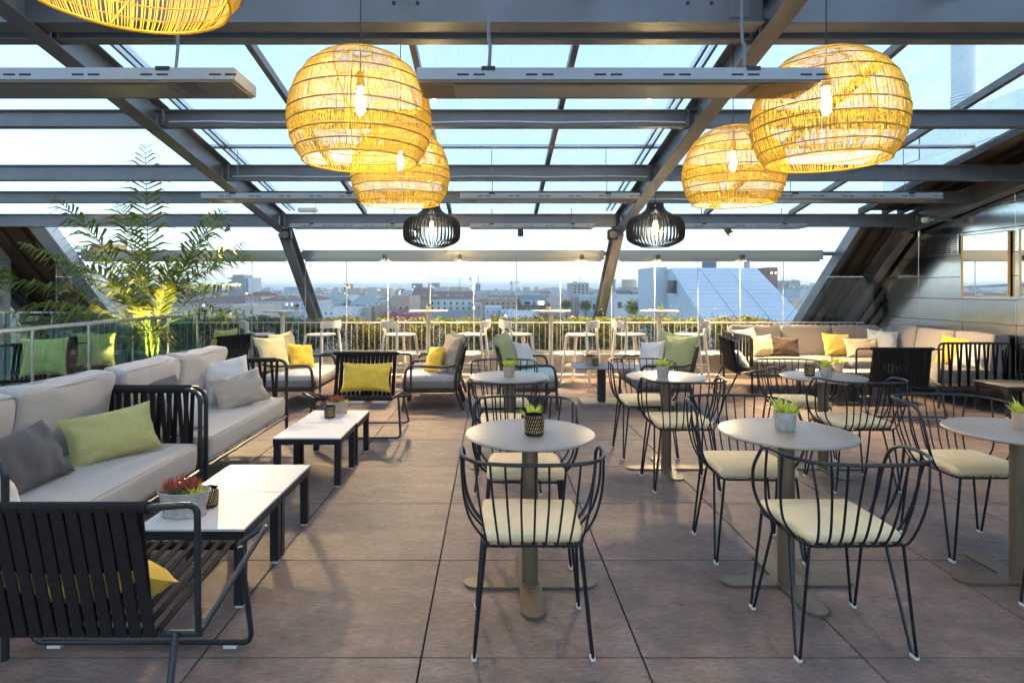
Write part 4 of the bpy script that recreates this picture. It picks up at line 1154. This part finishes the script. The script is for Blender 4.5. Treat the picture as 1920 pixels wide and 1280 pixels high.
ST = [(488, 9.42, -62, 'cream bar stool at the leftmost bar table, next to the palm'), (602, 9.40, 62, 'cream bar stool right of the leftmost bar table, by the slanted column'),
      (752, 9.42, -50, 'cream bar stool left of the second bar table'), (884, 9.42, 80, 'cream bar stool right of the second bar table'),
      (972, 9.45, -72, 'cream bar stool left of the third bar table'), (1088, 9.38, 58, 'cream bar stool right of the third bar table, by the slanted column'),
      (1184, 9.42, -75, 'cream bar stool left of the fourth bar table'), (1292, 9.40, 58, 'cream bar stool right of the fourth bar table, nearest the sofa')]
bs = None
for px, y, a, lb in ST:
    x = (px - 922) * y / F
    if bs is None: bs = make_stool(lb); _scale(bs, 1.14); bs.location = (x, y, 0); bs.rotation_euler.z = R(a)
    else: clone(bs, (x, y, 0), R(a), lb)
def make_bar_table(label):
    t = thing('bar_table', label, 'bar table', group='cream bar tables along the glass wall')
    MB().lathe([(0, 1.108), (.275, 1.108), (.298, 1.116), (.300, 1.124), (.292, 1.130), (0, 1.130)], 48).build('table_top', 'stool', t, True, 50)
    MB().lathe([(.034, .02), (.034, 1.05), (.07, 1.09), (.07, 1.107)], 20).build('column', 'stool_post', t)
    MB().lathe([(.21, 0), (.21, .014), (.19, .02), (0, .02)], 32).build('base_plate', 'stool_post', t)
    return t
BT = [(530, 'cream bar table left of the slanted column, next to the palm'), (803, 'cream bar table left of the middle of the glass wall'), (1033, 'cream bar table at the middle right of the glass wall'), (1236, 'cream bar table right of the right slanted column')]
bt = None
for px, lb in BT:
    x = (px - 922) * 9.42 / F
    if bt is None: bt = make_bar_table(lb); bt.location = (x, 9.42, 0)
    else: clone(bt, (x, 9.42, 0), 0, lb)

# ---- low coffee tables
def make_low_table(label, name='coffee_table'):
    t = thing(name, label, 'coffee table', group='low white coffee tables')
    MB().box(-.252, .252, -.252, .252, .355, .367, .002).build('table_top', 'table_white', t, False)
    m = MB()
    for s in (-1, 1):
        m.box(-.25, .25, s * .25 - (.04 if s > 0 else 0), s * .25 + (.04 if s < 0 else 0), .315, .354); m.box(s * .25 - (.04 if s > 0 else 0), s * .25 + (.04 if s < 0 else 0), -.209, .209, .315, .354)
    m.build('apron', 'table_edge', t, False)
    for sx in (-1, 1):
        for sy in (-1, 1):
            lg = MB().box(sx * .225 - .0225, sx * .225 + .0225, sy * .225 - .0225, sy * .225 + .0225, .012, .3145, .002).build('leg', 'table_edge', t, False)
            MB().box(sx * .225 - .018, sx * .225 + .018, sy * .225 - .018, sy * .225 + .018, 0, .0115).build('foot_cap', 'white_plastic', lg, False)
    return t
lt = make_low_table('white low coffee table nearest the viewer, with the oval planter'); lt.location = (-1.39, 3.02, 0)
clone(lt, (-1.39, 3.53, 0), 0, 'white low coffee table pushed against the one with the oval planter')
clone(lt, (-1.37, 4.71, 0), 0, 'white low coffee table of the rear pair, bare top')
clone(lt, (-1.36, 5.22, 0), 0, 'white low coffee table of the rear pair, carrying a planter')
clone(lt, (4.42, 8.02, 0), 0, 'white low coffee table inside the corner sofa, left one')
clone(lt, (4.94, 8.02, 0), 0, 'white low coffee table inside the corner sofa, right one')
lt2 = clone(lt, (6.09, 7.06, 0), 0, 'low taupe topped table beside the end of the corner sofa')
lt2.children[0].data = lt2.children[0].data.copy()
for c in lt2.children:
    if c.name.startswith('table_top'):
        c.data = c.data.copy(); c.data.materials.clear(); c.data.materials.append(MATS['table_taupe'])
def square_table(label, x, y):
    t = thing('pedestal_table', label, 'table', (x, y, 0), 0, 'square pedestal tables')
    MB().box(-.36, .36, -.30, .30, .452, .468, .002).build('table_top', 'table_slate', t, False)
    MB().box(-.05, .05, -.05, .05, .012, .452, .003).build('column', 'table_edge', t, False)
    MB().box(-.27, .27, -.22, .22, 0, .011, .002).build('base_plate', 'stainless_dull', t, False)
square_table('slate square pedestal table between the two sage cushioned loveseats', 1.43, 7.87)
square_table('slate square pedestal table hidden behind the rope chair with yellow cushion', -1.62, 7.9)

# ================================================================== CUSHIONS
pillow('lime green lumbar cushion on the nearest grey sofa', 'cush_green', (-2.20, 3.56, .462), 55, 24, .52, .31, .15, roll=-4)
pillow('dark grey lumbar cushion at the left edge of the nearest sofa', 'cush_grey', (-2.27, 3.02, .462), 84, 30, .50, .33, .15, roll=-6)
pillow('white cushion just entering at the left edge of the nearest sofa', 'cush_white', (-2.12, 2.50, .462), 80, 30, .42, .34, .16)
pillow('white square cushion on the further grey sofa', 'cush_white', (-2.30, 5.34, .462), 42, 20, .43, .41, .16, roll=-5)
pillow('beige lumbar cushion leaning on the white one of the further sofa', 'cush_taupe', (-2.10, 5.16, .462), 52, 26, .49, .31, .15, roll=-8)
pillow('dark grey cushion tip showing above the rope arm between the sofas', 'cush_grey', (-2.42, 4.42, .462), 70, 15, .42, .36, .15)
pillow('white cushion seen through the rope arm of the further sofa', 'cush_white', (-2.12, 4.24, .462), 75, 22, .38, .32, .15)
pillow('bright yellow lumbar cushion on the rope chair facing the viewer', 'cush_yellow', (-1.30, 6.19, .405), 0, 24, .52, .32, .16)
pillow('bright yellow cushion in the left front rope chair', 'cush_yellow', (-1.39, 2.20, .40), 180, 60, .50, .30, .16)
pillow('cream cushion on the left loveseat, nearest the viewer', 'cush_cream', (-2.70, 7.52, .43), 62, 20, .48, .46, .18, roll=4)
pillow('cream cushion on the left loveseat, behind the first', 'cush_cream', (-2.68, 7.98, .43), 68, 16, .46, .48, .17, roll=-4)
pillow('small yellow cushion on the left loveseat', 'cush_yellow', (-2.46, 7.86, .43), 52, 24, .36, .34, .15, roll=8)
pillow('yellow cushion on the single armchair facing left', 'cush_yellow', (-.76, 7.48, .43), -58, 22, .34, .34, .15, roll=-6)
pillow('beige cushion behind the yellow one on the single armchair', 'cush_beige', (-.58, 7.56, .43), -66, 14, .48, .47, .17, roll=3)
pillow('cream cushion on the rear single armchair', 'cush_cream', (-.56, 8.26, .43), -68, 14, .46, .46, .17)
pillow('sage green cushion on the mint loveseat, nearest the viewer', 'cush_sage', (.24, 7.56, .43), 66, 20, .46, .46, .18, roll=5)
pillow('sage green cushion on the mint loveseat, behind the first', 'cush_sage', (.25, 8.00, .43), 70, 14, .46, .48, .17, roll=-4)
pillow('white cushion on the mint loveseat', 'cush_white', (.47, 7.80, .43), 56, 24, .36, .37, .15, roll=8)
pillow('white cushion on the loveseat left of the corner sofa', 'cush_white', (2.06, 7.86, .43), -50, 24, .38, .38, .16, roll=-8)
pillow('sage green cushion standing between white and green ones', 'cush_sage', (2.31, 8.10, .43), -66, 14, .46, .48, .17, roll=5)
pillow('large sage green cushion on the loveseat nearest the corner sofa', 'cush_sage', (2.36, 7.58, .43), -46, 18, .46, .47, .18, roll=-4)
pillow('lime cushion on the dark rope chair by the palm', 'cush_lime', (-4.02, 8.85, .41), 252, 18, .46, .50, .16)
pillow('large lime cushion on the chair behind the glass balustrade', 'cush_lime', (-5.42, 7.28, .41), 25, 16, .48, .48, .17)
pillow('lime cushion behind the balustrade nearest the palm', 'cush_lime', (-5.45, 8.30, .41), 30, 16, .46, .46, .16)
pillow('small sage cushion leaning on the lime one behind the balustrade', 'cush_sage', (-5.30, 8.14, .41), 38, 24, .36, .34, .15)
pillow('white cushion at the left arm of the corner sofa', 'cush_white', (3.86, 9.02, .467), 20, 16, .44, .42, .16, roll=-5)
pillow('cream cushion on the corner sofa between white and brown', 'cush_cream', (4.03, 8.86, .467), 8, 24, .40, .34, .16, roll=-5)
pillow('dark brown cushion on the corner sofa', 'cush_brown', (4.30, 8.83, .467), -6, 26, .42, .32, .15, roll=5)
pillow('mustard cushion in the middle of the corner sofa', 'cush_mustard', (5.12, 8.88, .467), 2, 22, .42, .36, .16, roll=3)
pillow('beige lumbar cushion beside the mustard one', 'cush_beige', (5.40, 8.72, .467), -4, 28, .50, .31, .15)
pillow('white cushion in the corner of the corner sofa', 'cush_white', (5.82, 9.00, .467), -20, 18, .42, .40, .15, roll=6)
pillow('yellow round edged cushion at the wall side of the corner sofa', 'cush_yellow', (5.98, 7.86, .467), -62, 20, .40, .40, .16, roll=6)
pillow('white cushion beside the yellow one at the sofa end', 'cush_white', (6.02, 7.62, .467), -70, 24, .38, .34, .15)
pillow('white lumbar cushion in the rope chair seen from its side', 'cush_white', (3.50, 8.34, .40), 82, 40, .46, .28, .14)
pillow('white lumbar cushion behind the straps of the rope chair before the sofa', 'cush_white', (4.70, 7.12, .40), 178, 35, .50, .28, .14)

# ================================================================== POTS
def rosette(m, c, n, ln, up, rnd, wd=.3):
    for k in range(n):
        a = 6.283 * k / n * 2.4 + rnd.uniform(-.35, .35); el = up * rnd.uniform(.3, 1.35); l_ = ln * rnd.uniform(.75, 1.1)
        d = Vector((math.cos(a) * math.cos(el), math.sin(a) * math.cos(el), math.sin(el))); sd_ = Vector((-math.sin(a), math.cos(a), 0)) * l_ * wd * .5; u = d.cross(sd_).normalized() * l_ * .06
        c_ = Vector(c); b = c_ + d * l_ * .5 - Vector((0, 0, l_ * .05)); tip = c_ + d * l_ + Vector((0, 0, l_ * .12))
        m.add([c_ - sd_ * .4, c_ + sd_ * .4, b + sd_, tip, b - sd_, b - u * 1.5], [(0, 1, 2, 5), (0, 5, 4), (5, 2, 3), (4, 5, 3)])
def small_pot(label, loc, s=1., leaf='succ_green', pot='concrete_pot', seed=1):
    t = thing('potted_succulent', label, 'potted plant', loc, 0, 'small potted succulents')
    MB().lathe([(0, 0), (.033 * s, 0), (.037 * s, .006 * s), (.044 * s, .075 * s), (.040 * s, .077 * s), (.038 * s, .066 * s), (0, .066 * s)], 20).build('pot', pot, t)
    m = MB(); rosette(m, (0, 0, .068 * s), 22, .078 * s, .75, random.Random(seed)); m.build('leaves', leaf, t, False)
    return t
def votive(label, loc, s=1.):
    t = thing('candle_holder', label, 'candle holder', loc, 0, 'dark glass candle holders')
    MB().lathe([(0, 0), (.036 * s, 0), (.042 * s, .006), (.044 * s, .09 * s), (.041 * s, .09 * s), (.038 * s, .012), (0, .012)], 24).build('cup', 'dark_glass', t)
    m = MB()
    for k in range(26):
        a = 6.283 * k / 26
        for j in range(5):
            z = .016 + j * .015; r = (.0425 + .002 * z / .09) * s; aa = a + j * .12
            m.strap((r * math.cos(aa), r * math.sin(aa), z * s), (r * math.cos(aa + .1), r * math.sin(aa + .1), (z + .011) * s), .0035, .001, (-math.sin(aa), math.cos(aa), 0), (math.cos(aa), math.sin(aa), 0))
    o = m.build('etched_pattern', 'brass', t, False); o['kind'] = 'stuff'
    return t
small_pot('green succulent pot behind the dark candle holder on the centre table', (.205, 3.035, .757), 1.0, seed=1)
votive('dark etched glass candle holder on the centre table', (.208, 2.94, .757), 1.12)
small_pot('green succulent in pale pot on the second centre table', (.14, 4.88, .757), 1.1, pot='clay_pot', seed=2)
small_pot('green succulent in pale pot on the middle round table', (1.385, 4.88, .757), 1.15, seed=3)
small_pot('bright green succulent in grey pot on the right front table', (1.475, 3.03, .757), 1.25, seed=4)
small_pot('green succulent in pale pot on the table by the corner sofa', (2.70, 4.86, .757), 1.1, seed=5)
votive('dark candle holder behind the pot on the table by the corner sofa', (2.60, 4.93, .757), .95)
small_pot('green succulent at the right edge of the picture', (2.70, 3.06, .757), 1.1, pot='clay_pot', seed=6)
small_pot('green succulent on the coffee table inside the corner sofa', (4.56, 7.95, .367), 1.6, pot='clay_pot', seed=7)
for k, (px, lb) in enumerate(((554 + 2, 'tiny green pot on the leftmost bar table'), (803, 'tiny green pot on the second bar table'), (1028, 'tiny green pot in terracotta on the third bar table'), (1240, 'tiny green pot on the fourth bar table'))):
    small_pot(lb, ((px - 922) * 9.4 / F, 9.40, 1.13), .85, 'succ_dark', 'clay_pot', 10 + k)
def oval_planter(label, loc, s, seed, pot='concrete_pot'):
    t = thing('oval_planter', label, 'planter', loc)
    MB().lathe([(0, 0), (.105 * s, 0), (.108 * s, .012 * s), (.100 * s, .02 * s), (.118 * s, .10 * s), (.128 * s, .122 * s), (.122 * s, .124 * s), (.112 * s, .105 * s), (0, .105 * s)], 32, (0, 0, 0), 1, .62).build('bowl', pot, t)
    rnd = random.Random(seed)
    for (x, y, mt, ln, n, up) in ((-.07, 0, 'succ_red', .075, 34, 1.05), (-.02, .02, 'succ_red', .085, 36, 1.05), (.025, .02, 'succ_red', .08, 34, 1.05), (.065, -.02, 'succ_green', .07, 14, .6), (0, -.03, 'succ_dark', .05, 20, .6), (-.04, -.035, 'succ_dark', .045, 20, .7)):
        m = MB(); rosette(m, (x * s, y * s, .105 * s), n, ln * s, up, rnd, .14 if mt == 'succ_red' else .34); m.build('succulent', mt, t, False)
    return t
oval_planter('oval cement planter of red and green succulents on the nearest coffee table', (-1.50, 2.94, .367), 1.0, 3)
votive('dark candle holder behind the oval cement planter', (-1.435, 3.06, .367), 1.05)
oval_planter('oval planter of succulents on the rear coffee table', (-1.37, 5.36, .367), .82, 4, 'clay_pot')
votive('dark candle holder before the planter on the rear coffee table', (-1.385, 5.16, .367), 1.1)
oval_planter('succulent bowl on the slate square table', (1.32, 7.98, .468), .78, 5, 'clay_pot')
votive('round dark candle holder on the slate square table', (1.35, 7.84, .468), .95)

# ================================================================== PALM
def frond(m, base, az, ln, rise, droop, rnd, nl=27, w_=.46):
    pts = []
    for k in range(15):
        t = k / 14
        r = ln * (t * math.cos(rise) + .18 * droop * t * t); z = ln * (t * math.sin(rise) - droop * t ** 2.4 * .8)
        pts.append(Vector(base) + Vector((math.cos(az) * r, math.sin(az) * r, z)))
    m.tube(pts, [.009 * (1 - .85 * k / 14) + .0012 for k in range(15)], 5)
    sp = pts
    for k in range(nl):
        t = .36 + .64 * k / nl; i = min(13, int(t * 14)); p = sp[i].lerp(sp[i + 1], t * 14 - i)
        d = (sp[i + 1] - sp[i]).normalized(); sd_ = d.cross(Vector((0, 0, 1))).normalized(); up = sd_.cross(d)
        l_ = w_ * math.sin(PI * min(.97, .18 + .8 * (t - .36) / .64)) ** .7 * rnd.uniform(.85, 1.1)
        for s in (-1, 1):
            q = (sd_ * s * rnd.uniform(.6, .95) + d * rnd.uniform(.35, .8) + up * rnd.uniform(-.15, .3)).normalized(); wv = (d - q * d.dot(q)).normalized() * l_ * .040
            mid = p + q * l_ * .5 + up * .01; tip = p + q * l_ - Vector((0, 0, l_ * rnd.uniform(.2, .6)))
            m.add([p - wv * .5, p + wv * .5, mid + wv, tip, mid - wv], [(0, 1, 2, 4), (4, 2, 3)])
def palm(label, loc, fr, seed, name='palm_tree'):
    t = thing(name, label, 'palm', loc); rnd = random.Random(seed)
    MB().lathe([(0, 0), (.19, 0), (.21, .02), (.25, .42), (.235, .42), (.22, .38), (0, .38)], 28).build('pot', 'concrete_pot', t)
    MB().lathe([(.0, .382), (.218, .384), (0, .39)], 20).build('soil', 'soil', t)
    for k in range(5):
        a = k * 1.3; b = (math.cos(a) * .06, math.sin(a) * .06, .38)
        MB().tube([b, (b[0] * 1.4, b[1] * 1.4, .7), (b[0] * 1.7, b[1] * 1.7, 1.0)], [.022, .016, .011], 7).build('stem', 'leaf_stem', t)
    for (az, ln, rise, droop) in fr:
        m = MB(); b = (rnd.uniform(-.08, .08), rnd.uniform(-.08, .08), rnd.uniform(.55, 1.0))
        frond(m, b, R(az), ln * 1.14, R(rise), droop, rnd); m.build('frond', 'leaf_palm', t, False)
    return t
palm('tall potted areca palm with arching fronds behind the balustrade', (-4.92, 8.75, 0),
     [(5, 2.1, 60, .35), (170, 2.2, 62, .40), (-62, 3.1, 55, .12), (80, 1.7, 66, .3), (-30, 2.0, 44, .45), (205, 2.1, 42, .45), (-140, 1.7, 36, .5), (-60, 1.5, 32, .5), (130, 1.9, 50, .4), (40, 1.9, 52, .35), (-110, 2.4, 62, .30), (250, 1.6, 58, .35), (-10, 1.3, 30, .45), (190, 1.4, 28, .4), (12, 2.0, 70, .22), (-80, 1.3, 45, .3), (150, 1.3, 60, .2), (-45, 1.1, 64, .2), (-90, 2.3, 74, .25), (-20, 2.2, 64, .3), (215, 2.2, 58, .35), (0, 1.0, 78, .1), (180, .9, 76, .1)], 4)
palm('broad leaved plant whose tips enter at the left edge', (-6.75, 7.6, 0), [(-10, 1.45, 70, .35), (100, 1.5, 70, .4), (-100, 1.5, 66, .4), (200, 1.4, 60, .4), (160, 1.2, 50, .4), (5, .6, 64, .3)], 9)
# uplight in front of the palm
ul = thing('uplight', 'small ground spotlight lighting the palm from below', 'spotlight', (-4.78, 7.98, 0))
MB().lathe([(0, 0), (.05, 0), (.05, .1), (.042, .1), (.04, .085), (0, .085)], 18).build('housing', 'black_plastic', ul)
MB().lathe([(0, .086), (.038, .087), (0, .088)], 16).build('lens', 'spot_lens', ul)
def spot(parent, loc, tgt, watts, ang, col=(1, .72, .36), blend=.7, rad=.09):
    ld = bpy.data.lights.new('spot_light', 'SPOT'); ld.energy = watts; ld.spot_size = R(ang); ld.spot_blend = blend; ld.color = col; ld.shadow_soft_size = rad
    o = bpy.data.objects.new('spot_light', ld); COL.objects.link(o); o.parent = parent
    o.location = loc; d = Vector(tgt) - Vector(loc); o.rotation_euler = d.to_track_quat('-Z', 'Y').to_euler(); return o
spot(ul, (0, 0, .13), (-.12, .75, 1.15), 190, 80, (1, .72, .22))

# ================================================================== HEATERS
def make_heater(label, up):
    t = thing('ceiling_heater', label, 'heater', group='suspended infrared panel heaters')
    Lh = .895
    MB().box(-Lh, Lh, -.125, .125, .006, .062, .004).build('housing', 'heater_face', t, False)
    MB().box(-Lh + .015, Lh - .015, -.118, .118, 0, .006).build('underside', 'heater_under', t, False)
    MB().box(-Lh + .16, Lh - .32, -.085, .085, -.003, -.0005).build('heating_plate', 'beam_cap', t, False)
    MB().box(Lh - .27, Lh - .20, -.10, .10, -.003, -.0005).build('type_plate', 'steel_dark', t, False)
    for k in range(6):
        x = -Lh + .18 + k * .30
        for q in (0, .07): MB().box(x + q, x + q + .05, -.1275, -.1255, .026, .034).build('slot', 'black_plastic', t, False)
    for s in (-1, 1):
        x = s * .58
        MB().box(x - .03, x + .03, -.1285, -.09, .048, .066).build('clip', 'black_plastic', t, False)
        MB().tube(spline([(x, -.02, .062), (x + .008, -.01, .20), (x, 0, .30), (x, 0, up)], 4), .004 if up < .9 else .008, 6).build('hanger', 'steel_paint', t)
    return t
HX = (-2.02, .57, 3.605)
hA = make_heater('panel heater hanging at front left below the box girder', 1.05); hA.location = (-2.02, 2.76, 2.375)
clone(hA, (.565, 2.76, 2.375), 0, 'panel heater hanging at front centre between the rattan lamps')
hB = make_heater('panel heater of the second row, left', .52); hB.location = (-2.0, 6.12, 2.36)
clone(hB, (.58, 6.12, 2.36), 0, 'panel heater of the second row, centre')
clone(hB, (3.60, 6.12, 2.36), 0, 'panel heater of the second row, right')
hC = make_heater('panel heater of the rear row, left', .12); hC.location = (-2.0, 8.75, 2.34)
clone(hC, (.58, 8.75, 2.34), 0, 'panel heater of the rear row, centre')
clone(hC, (3.62, 8.75, 2.34), 0, 'panel heater of the rear row, right')

# ================================================================== PENDANT LAMPS
def bulb_parts(t, z, ln, s=1., em='bulb'):
    MB().tube([(0, 0, z + .12 * s), (0, 0, z + ln)], .0035, 6).build('cord', 'black_plastic', t)
    MB().lathe([(0, z + .13 * s), (.018 * s, z + .13 * s), (.020 * s, z + .07 * s), (.024 * s, z + .065 * s), (.024 * s, z + .055 * s), (0, z + .055 * s)], 16).build('socket', 'brass', t)
    MB().lathe([(0, z - .085 * s), (.014 * s, z - .08 * s), (.022 * s, z - .055 * s), (.023 * s, z - .02 * s), (.018 * s, z + .015 * s), (.012 * s, z + .054 * s), (0, z + .054 * s)], 16).build('bulb', em, t)
def make_rattan(label, ln):
    t = thing('rattan_pendant', label, 'pendant lamp', group='woven rattan pendant lamps')
    prof = [(.055, .31), (.13, .298), (.20, .265), (.26, .215), (.305, .15), (.335, .075), (.35, -.01), (.348, -.07), (.335, -.13), (.312, -.185), (.278, -.235)]
    sp = spline([(r, 0, z) for r, z in prof], 3)
    rnd = random.Random(2); m = MB(); n = 340
    for k in range(n):
        a = 6.2832 * k / n + rnd.uniform(-.006, .006); tw = rnd.uniform(-.016, .016); vs = []; fs = []; hw = .0015 * rnd.uniform(.7, 1.25)
        pts = sp if k % 3 == 0 else sp[4:]
        for i, p in enumerate(pts):
            aa = a + tw * i / len(sp); c, s = math.cos(aa), math.sin(aa); w_ = hw * (.55 + .45 * p.x / .35)
            vs += [(c * p.x - s * w_, s * p.x + c * w_, p.z), (c * p.x + s * w_, s * p.x - c * w_, p.z), (c * (p.x + w_ * 1.2), s * (p.x + w_ * 1.2), p.z)]
        for i in range(len(pts) - 1):
            for q in range(3): fs.append((i * 3 + q, i * 3 + (q + 1) % 3, i * 3 + 3 + (q + 1) % 3, i * 3 + 3 + q))
        m.add(vs, fs)
    o = m.build('reeds', 'rattan', t, False); o['kind'] = 'stuff'
    for i, (r, z) in enumerate(prof):
        pts = [(math.cos(a) * (r + .002), math.sin(a) * (r + .002), z) for a in (6.2832 * k / 48 for k in range(48))]
        MB().tube(pts, .0052 if i in (0, 10) else .0036, 5, True).build('ring', 'rattan' if i in (0, 10) else 'rattan_ring', t)
    for k in range(6):      # inner diagonal stiffeners
        a0 = k * 1.047; pts = []
        for i, p in enumerate(sp):
            a = a0 + .9 * i / len(sp); pts.append((math.cos(a) * (p.x - .006), math.sin(a) * (p.x - .006), p.z))
        MB().tube(pts, .003, 5).build('stiffener', 'rattan', t)
    bulb_parts(t, .08, ln, 1.0)
    return t
ra = make_rattan('large rattan globe lamp at left, nearer of its pair', .92); ra.location = (-.653, 3.0, 2.335)
clone(ra, (1.665, 3.0, 2.335), 0, 'large rattan globe lamp at right, nearer of its pair')
clone(ra, (-.654, 4.32, 2.315), R(40), 'rattan globe lamp behind the nearer left one')
clone(ra, (1.73, 4.32, 2.315), R(70), 'rattan globe lamp behind the nearer right one')
clone(ra, (-1.05, 1.72, 2.55), R(20), 'rattan globe lamp cut off by the top left corner')

def make_slat_lamp(label):
    t = thing('slatted_pendant', label, 'pendant lamp', group='black slatted pendant lamps')
    prof = [(.085, .27), (.09, .225), (.12, .180), (.19, .135), (.262, .105), (.305, .06), (.322, -.0), (.324, -.09), (.308, -.155), (.25, -.20), (.16, -.235)]
    sp = spline([(r, 0, z) for r, z in prof], 3)
    m0 = MB(); vs = []; fs = []
    for i, p in enumerate(sp):
        for (dx, dy) in ((-.011, -.0045), (.011, -.0045), (.011, .0045), (-.011, .0045)): vs.append((p.x + dx, dy, p.z))
    for i in range(len(sp) - 1):
        for q in range(4): fs.append((i * 4 + q, i * 4 + (q + 1) % 4, i * 4 + 4 + (q + 1) % 4, i * 4 + 4 + q))
    m0.add(vs, fs); me = m0.mesh('slat', 'black_wood', False); fix_normals(me)
    for k in range(44):
        o = link('slat', me, t); o.rotation_euler.z = 6.2832 * k / 44
    for (r, z) in ((.09, .235), (.25, .11), (.16, -.235)):
        pts = [(math.cos(a) * r, math.sin(a) * r, z) for a in (6.2832 * k / 40 for k in range(40))]
        MB().tube(pts, .007, 6, True).build('ring', 'black_wood', t)
    MB().lathe([(0, .27), (.06, .268), (.075, .25), (.07, .23), (0, .23)], 20).build('cap', 'black_wood', t)
    bulb_parts(t, .0, .62, 1.1, 'bulb_small')
    return t
sl = make_slat_lamp('black slatted pendant lamp left of the middle'); sl.location = (-.70, 7.04, 2.19)
clone(sl, (1.91, 7.04, 2.195), 0, 'black slatted pendant lamp right of the middle')
# drum pendant behind the palm
dp = thing('drum_pendant', 'flat pale drum pendant lamp glowing behind the palm fronds', 'pendant lamp', (-5.9, 9.3, 2.03))
MB().lathe([(.235, 0), (.245, 0), (.235, .115), (.10, .125), (0, .125)], 36).build('shade', 'cush_taupe', dp)
MB().lathe([(0, .012), (.232, .012), (.232, .016), (0, .016)], 32).build('diffuser', 'drum_glow', dp)
MB().tube([(0, 0, .125), (0, 0, .32)], .004, 6).build('cord', 'black_plastic', dp)

# ---- small fixtures on the beams
def fixture(name, label, cat, loc, rz=0): return thing(name, label, cat, loc, rz)
for (x, lb) in ((-3.06, 'black loudspeaker on the left slanted column'), (1.80, 'black loudspeaker on the right slanted column')):
    t = fixture('loudspeaker', lb, 'loudspeaker', (x, 8.98, 2.19), R(180))
    MB().box(-.075, .075, -.06, .06, 0, .16, .02).build('cabinet', 'black_plastic', t); MB().lathe([(0, 0), (.05, .0), (.055, .006), (0, .008)], 20).build('grille', 'steel_dark', t).location = (0, .062, .08)
    t.children[-1].rotation_euler.x = R(-90)
def ceil_spot(label, loc, tgt, watts, ang, lit=True):
    t = fixture('spotlight', label, 'spotlight', loc)
    d = (Vector(tgt) - Vector(loc)).normalized(); q = d.to_track_quat('-Z', 'Y').to_euler()
    MB().box(-.02, .02, -.02, .02, -.01, .05).build('bracket', 'steel_dark', t, False)
    h = MB().lathe([(0, .05), (.035, .05), (.042, .0), (.045, -.07), (.038, -.07), (.034, -.03), (0, -.03)], 18).build('housing', 'steel_dark', t); h.location = (0, 0, -.05); h.rotation_euler = q
    l_ = MB().lathe([(0, -.034), (.033, -.034), (.033, -.032), (0, -.032)], 16).build('lens', 'spot_lens' if lit else 'dark_glass', t); l_.location = (0, 0, -.05); l_.rotation_euler = q
    if lit:
        p = Vector((0, 0, -.05)) + d * .085
        spot(t, p, p + d, watts, ang)
ceil_spot('lit spotlight under the rear purlin right of the slatted lamp', (3.45, 8.80, 2.36), (5.0, 7.3, 0), 240, 95)
ceil_spot('lit spotlight glowing among the palm fronds', (-3.85, 8.80, 2.36), (-2.4, 6.4, 0), 190, 80)
ceil_spot('unlit spotlight under the rear purlin at centre', (.42, 8.80, 2.36), (.4, 8, 0), 0, 60, False)
ceil_spot('spotlight under the rear purlin left of the slatted lamp', (-1.1, 8.80, 2.36), (-2.0, 6.0, 0), 120, 80)
ceil_spot('spotlight under the rear purlin right of the right column', (2.45, 8.80, 2.36), (3.2, 4.6, 0), 90, 80)
for (x, lb, tx) in ((-1.75, 'header spotlight over the third bar stool', -1.7), (-.52, 'header spotlight in the middle of the glass wall', -.5), (1.47, 'header spotlight left of the right column', 1.3), (2.72, 'header spotlight over the fourth bar table', 2.75), (4.1, 'header spotlight above the corner sofa', 4.1)):
    t = fixture('spotlight', lb, 'spotlight', (x, GY - .16, 1.99))
    MB().bar((0, .06, 0), (0, 0, 0), .03, .03).build('bracket', 'steel_dark', t, False)
    MB().lathe([(0, .03), (.028, .03), (.034, -.05), (.028, -.05), (.026, -.02), (0, -.02)], 16).build('housing', 'steel_dark', t)
    MB().lathe([(0, -.024), (.025, -.024), (.025, -.022), (0, -.022)], 14).build('lens', 'spot_lens', t)
    spot(t, (0, 0, -.06), (tx - x, .30, -1.3), 120, 130)
t = fixture('sensor_box', 'small white sensor box hanging under the purlin left of the rattan lamps', 'sensor', (at(577, 392, 7.7).x, 7.7, at(0, 398, 7.7).z))
MB().box(-.12, .12, -.05, .05, 0, .055, .012).build('case', 'white_plastic', t); MB().tube([(.1, 0, .05), (.11, 0, .14), (.0, 0, .15)], .004, 5).build('cable', 'black_plastic', t)
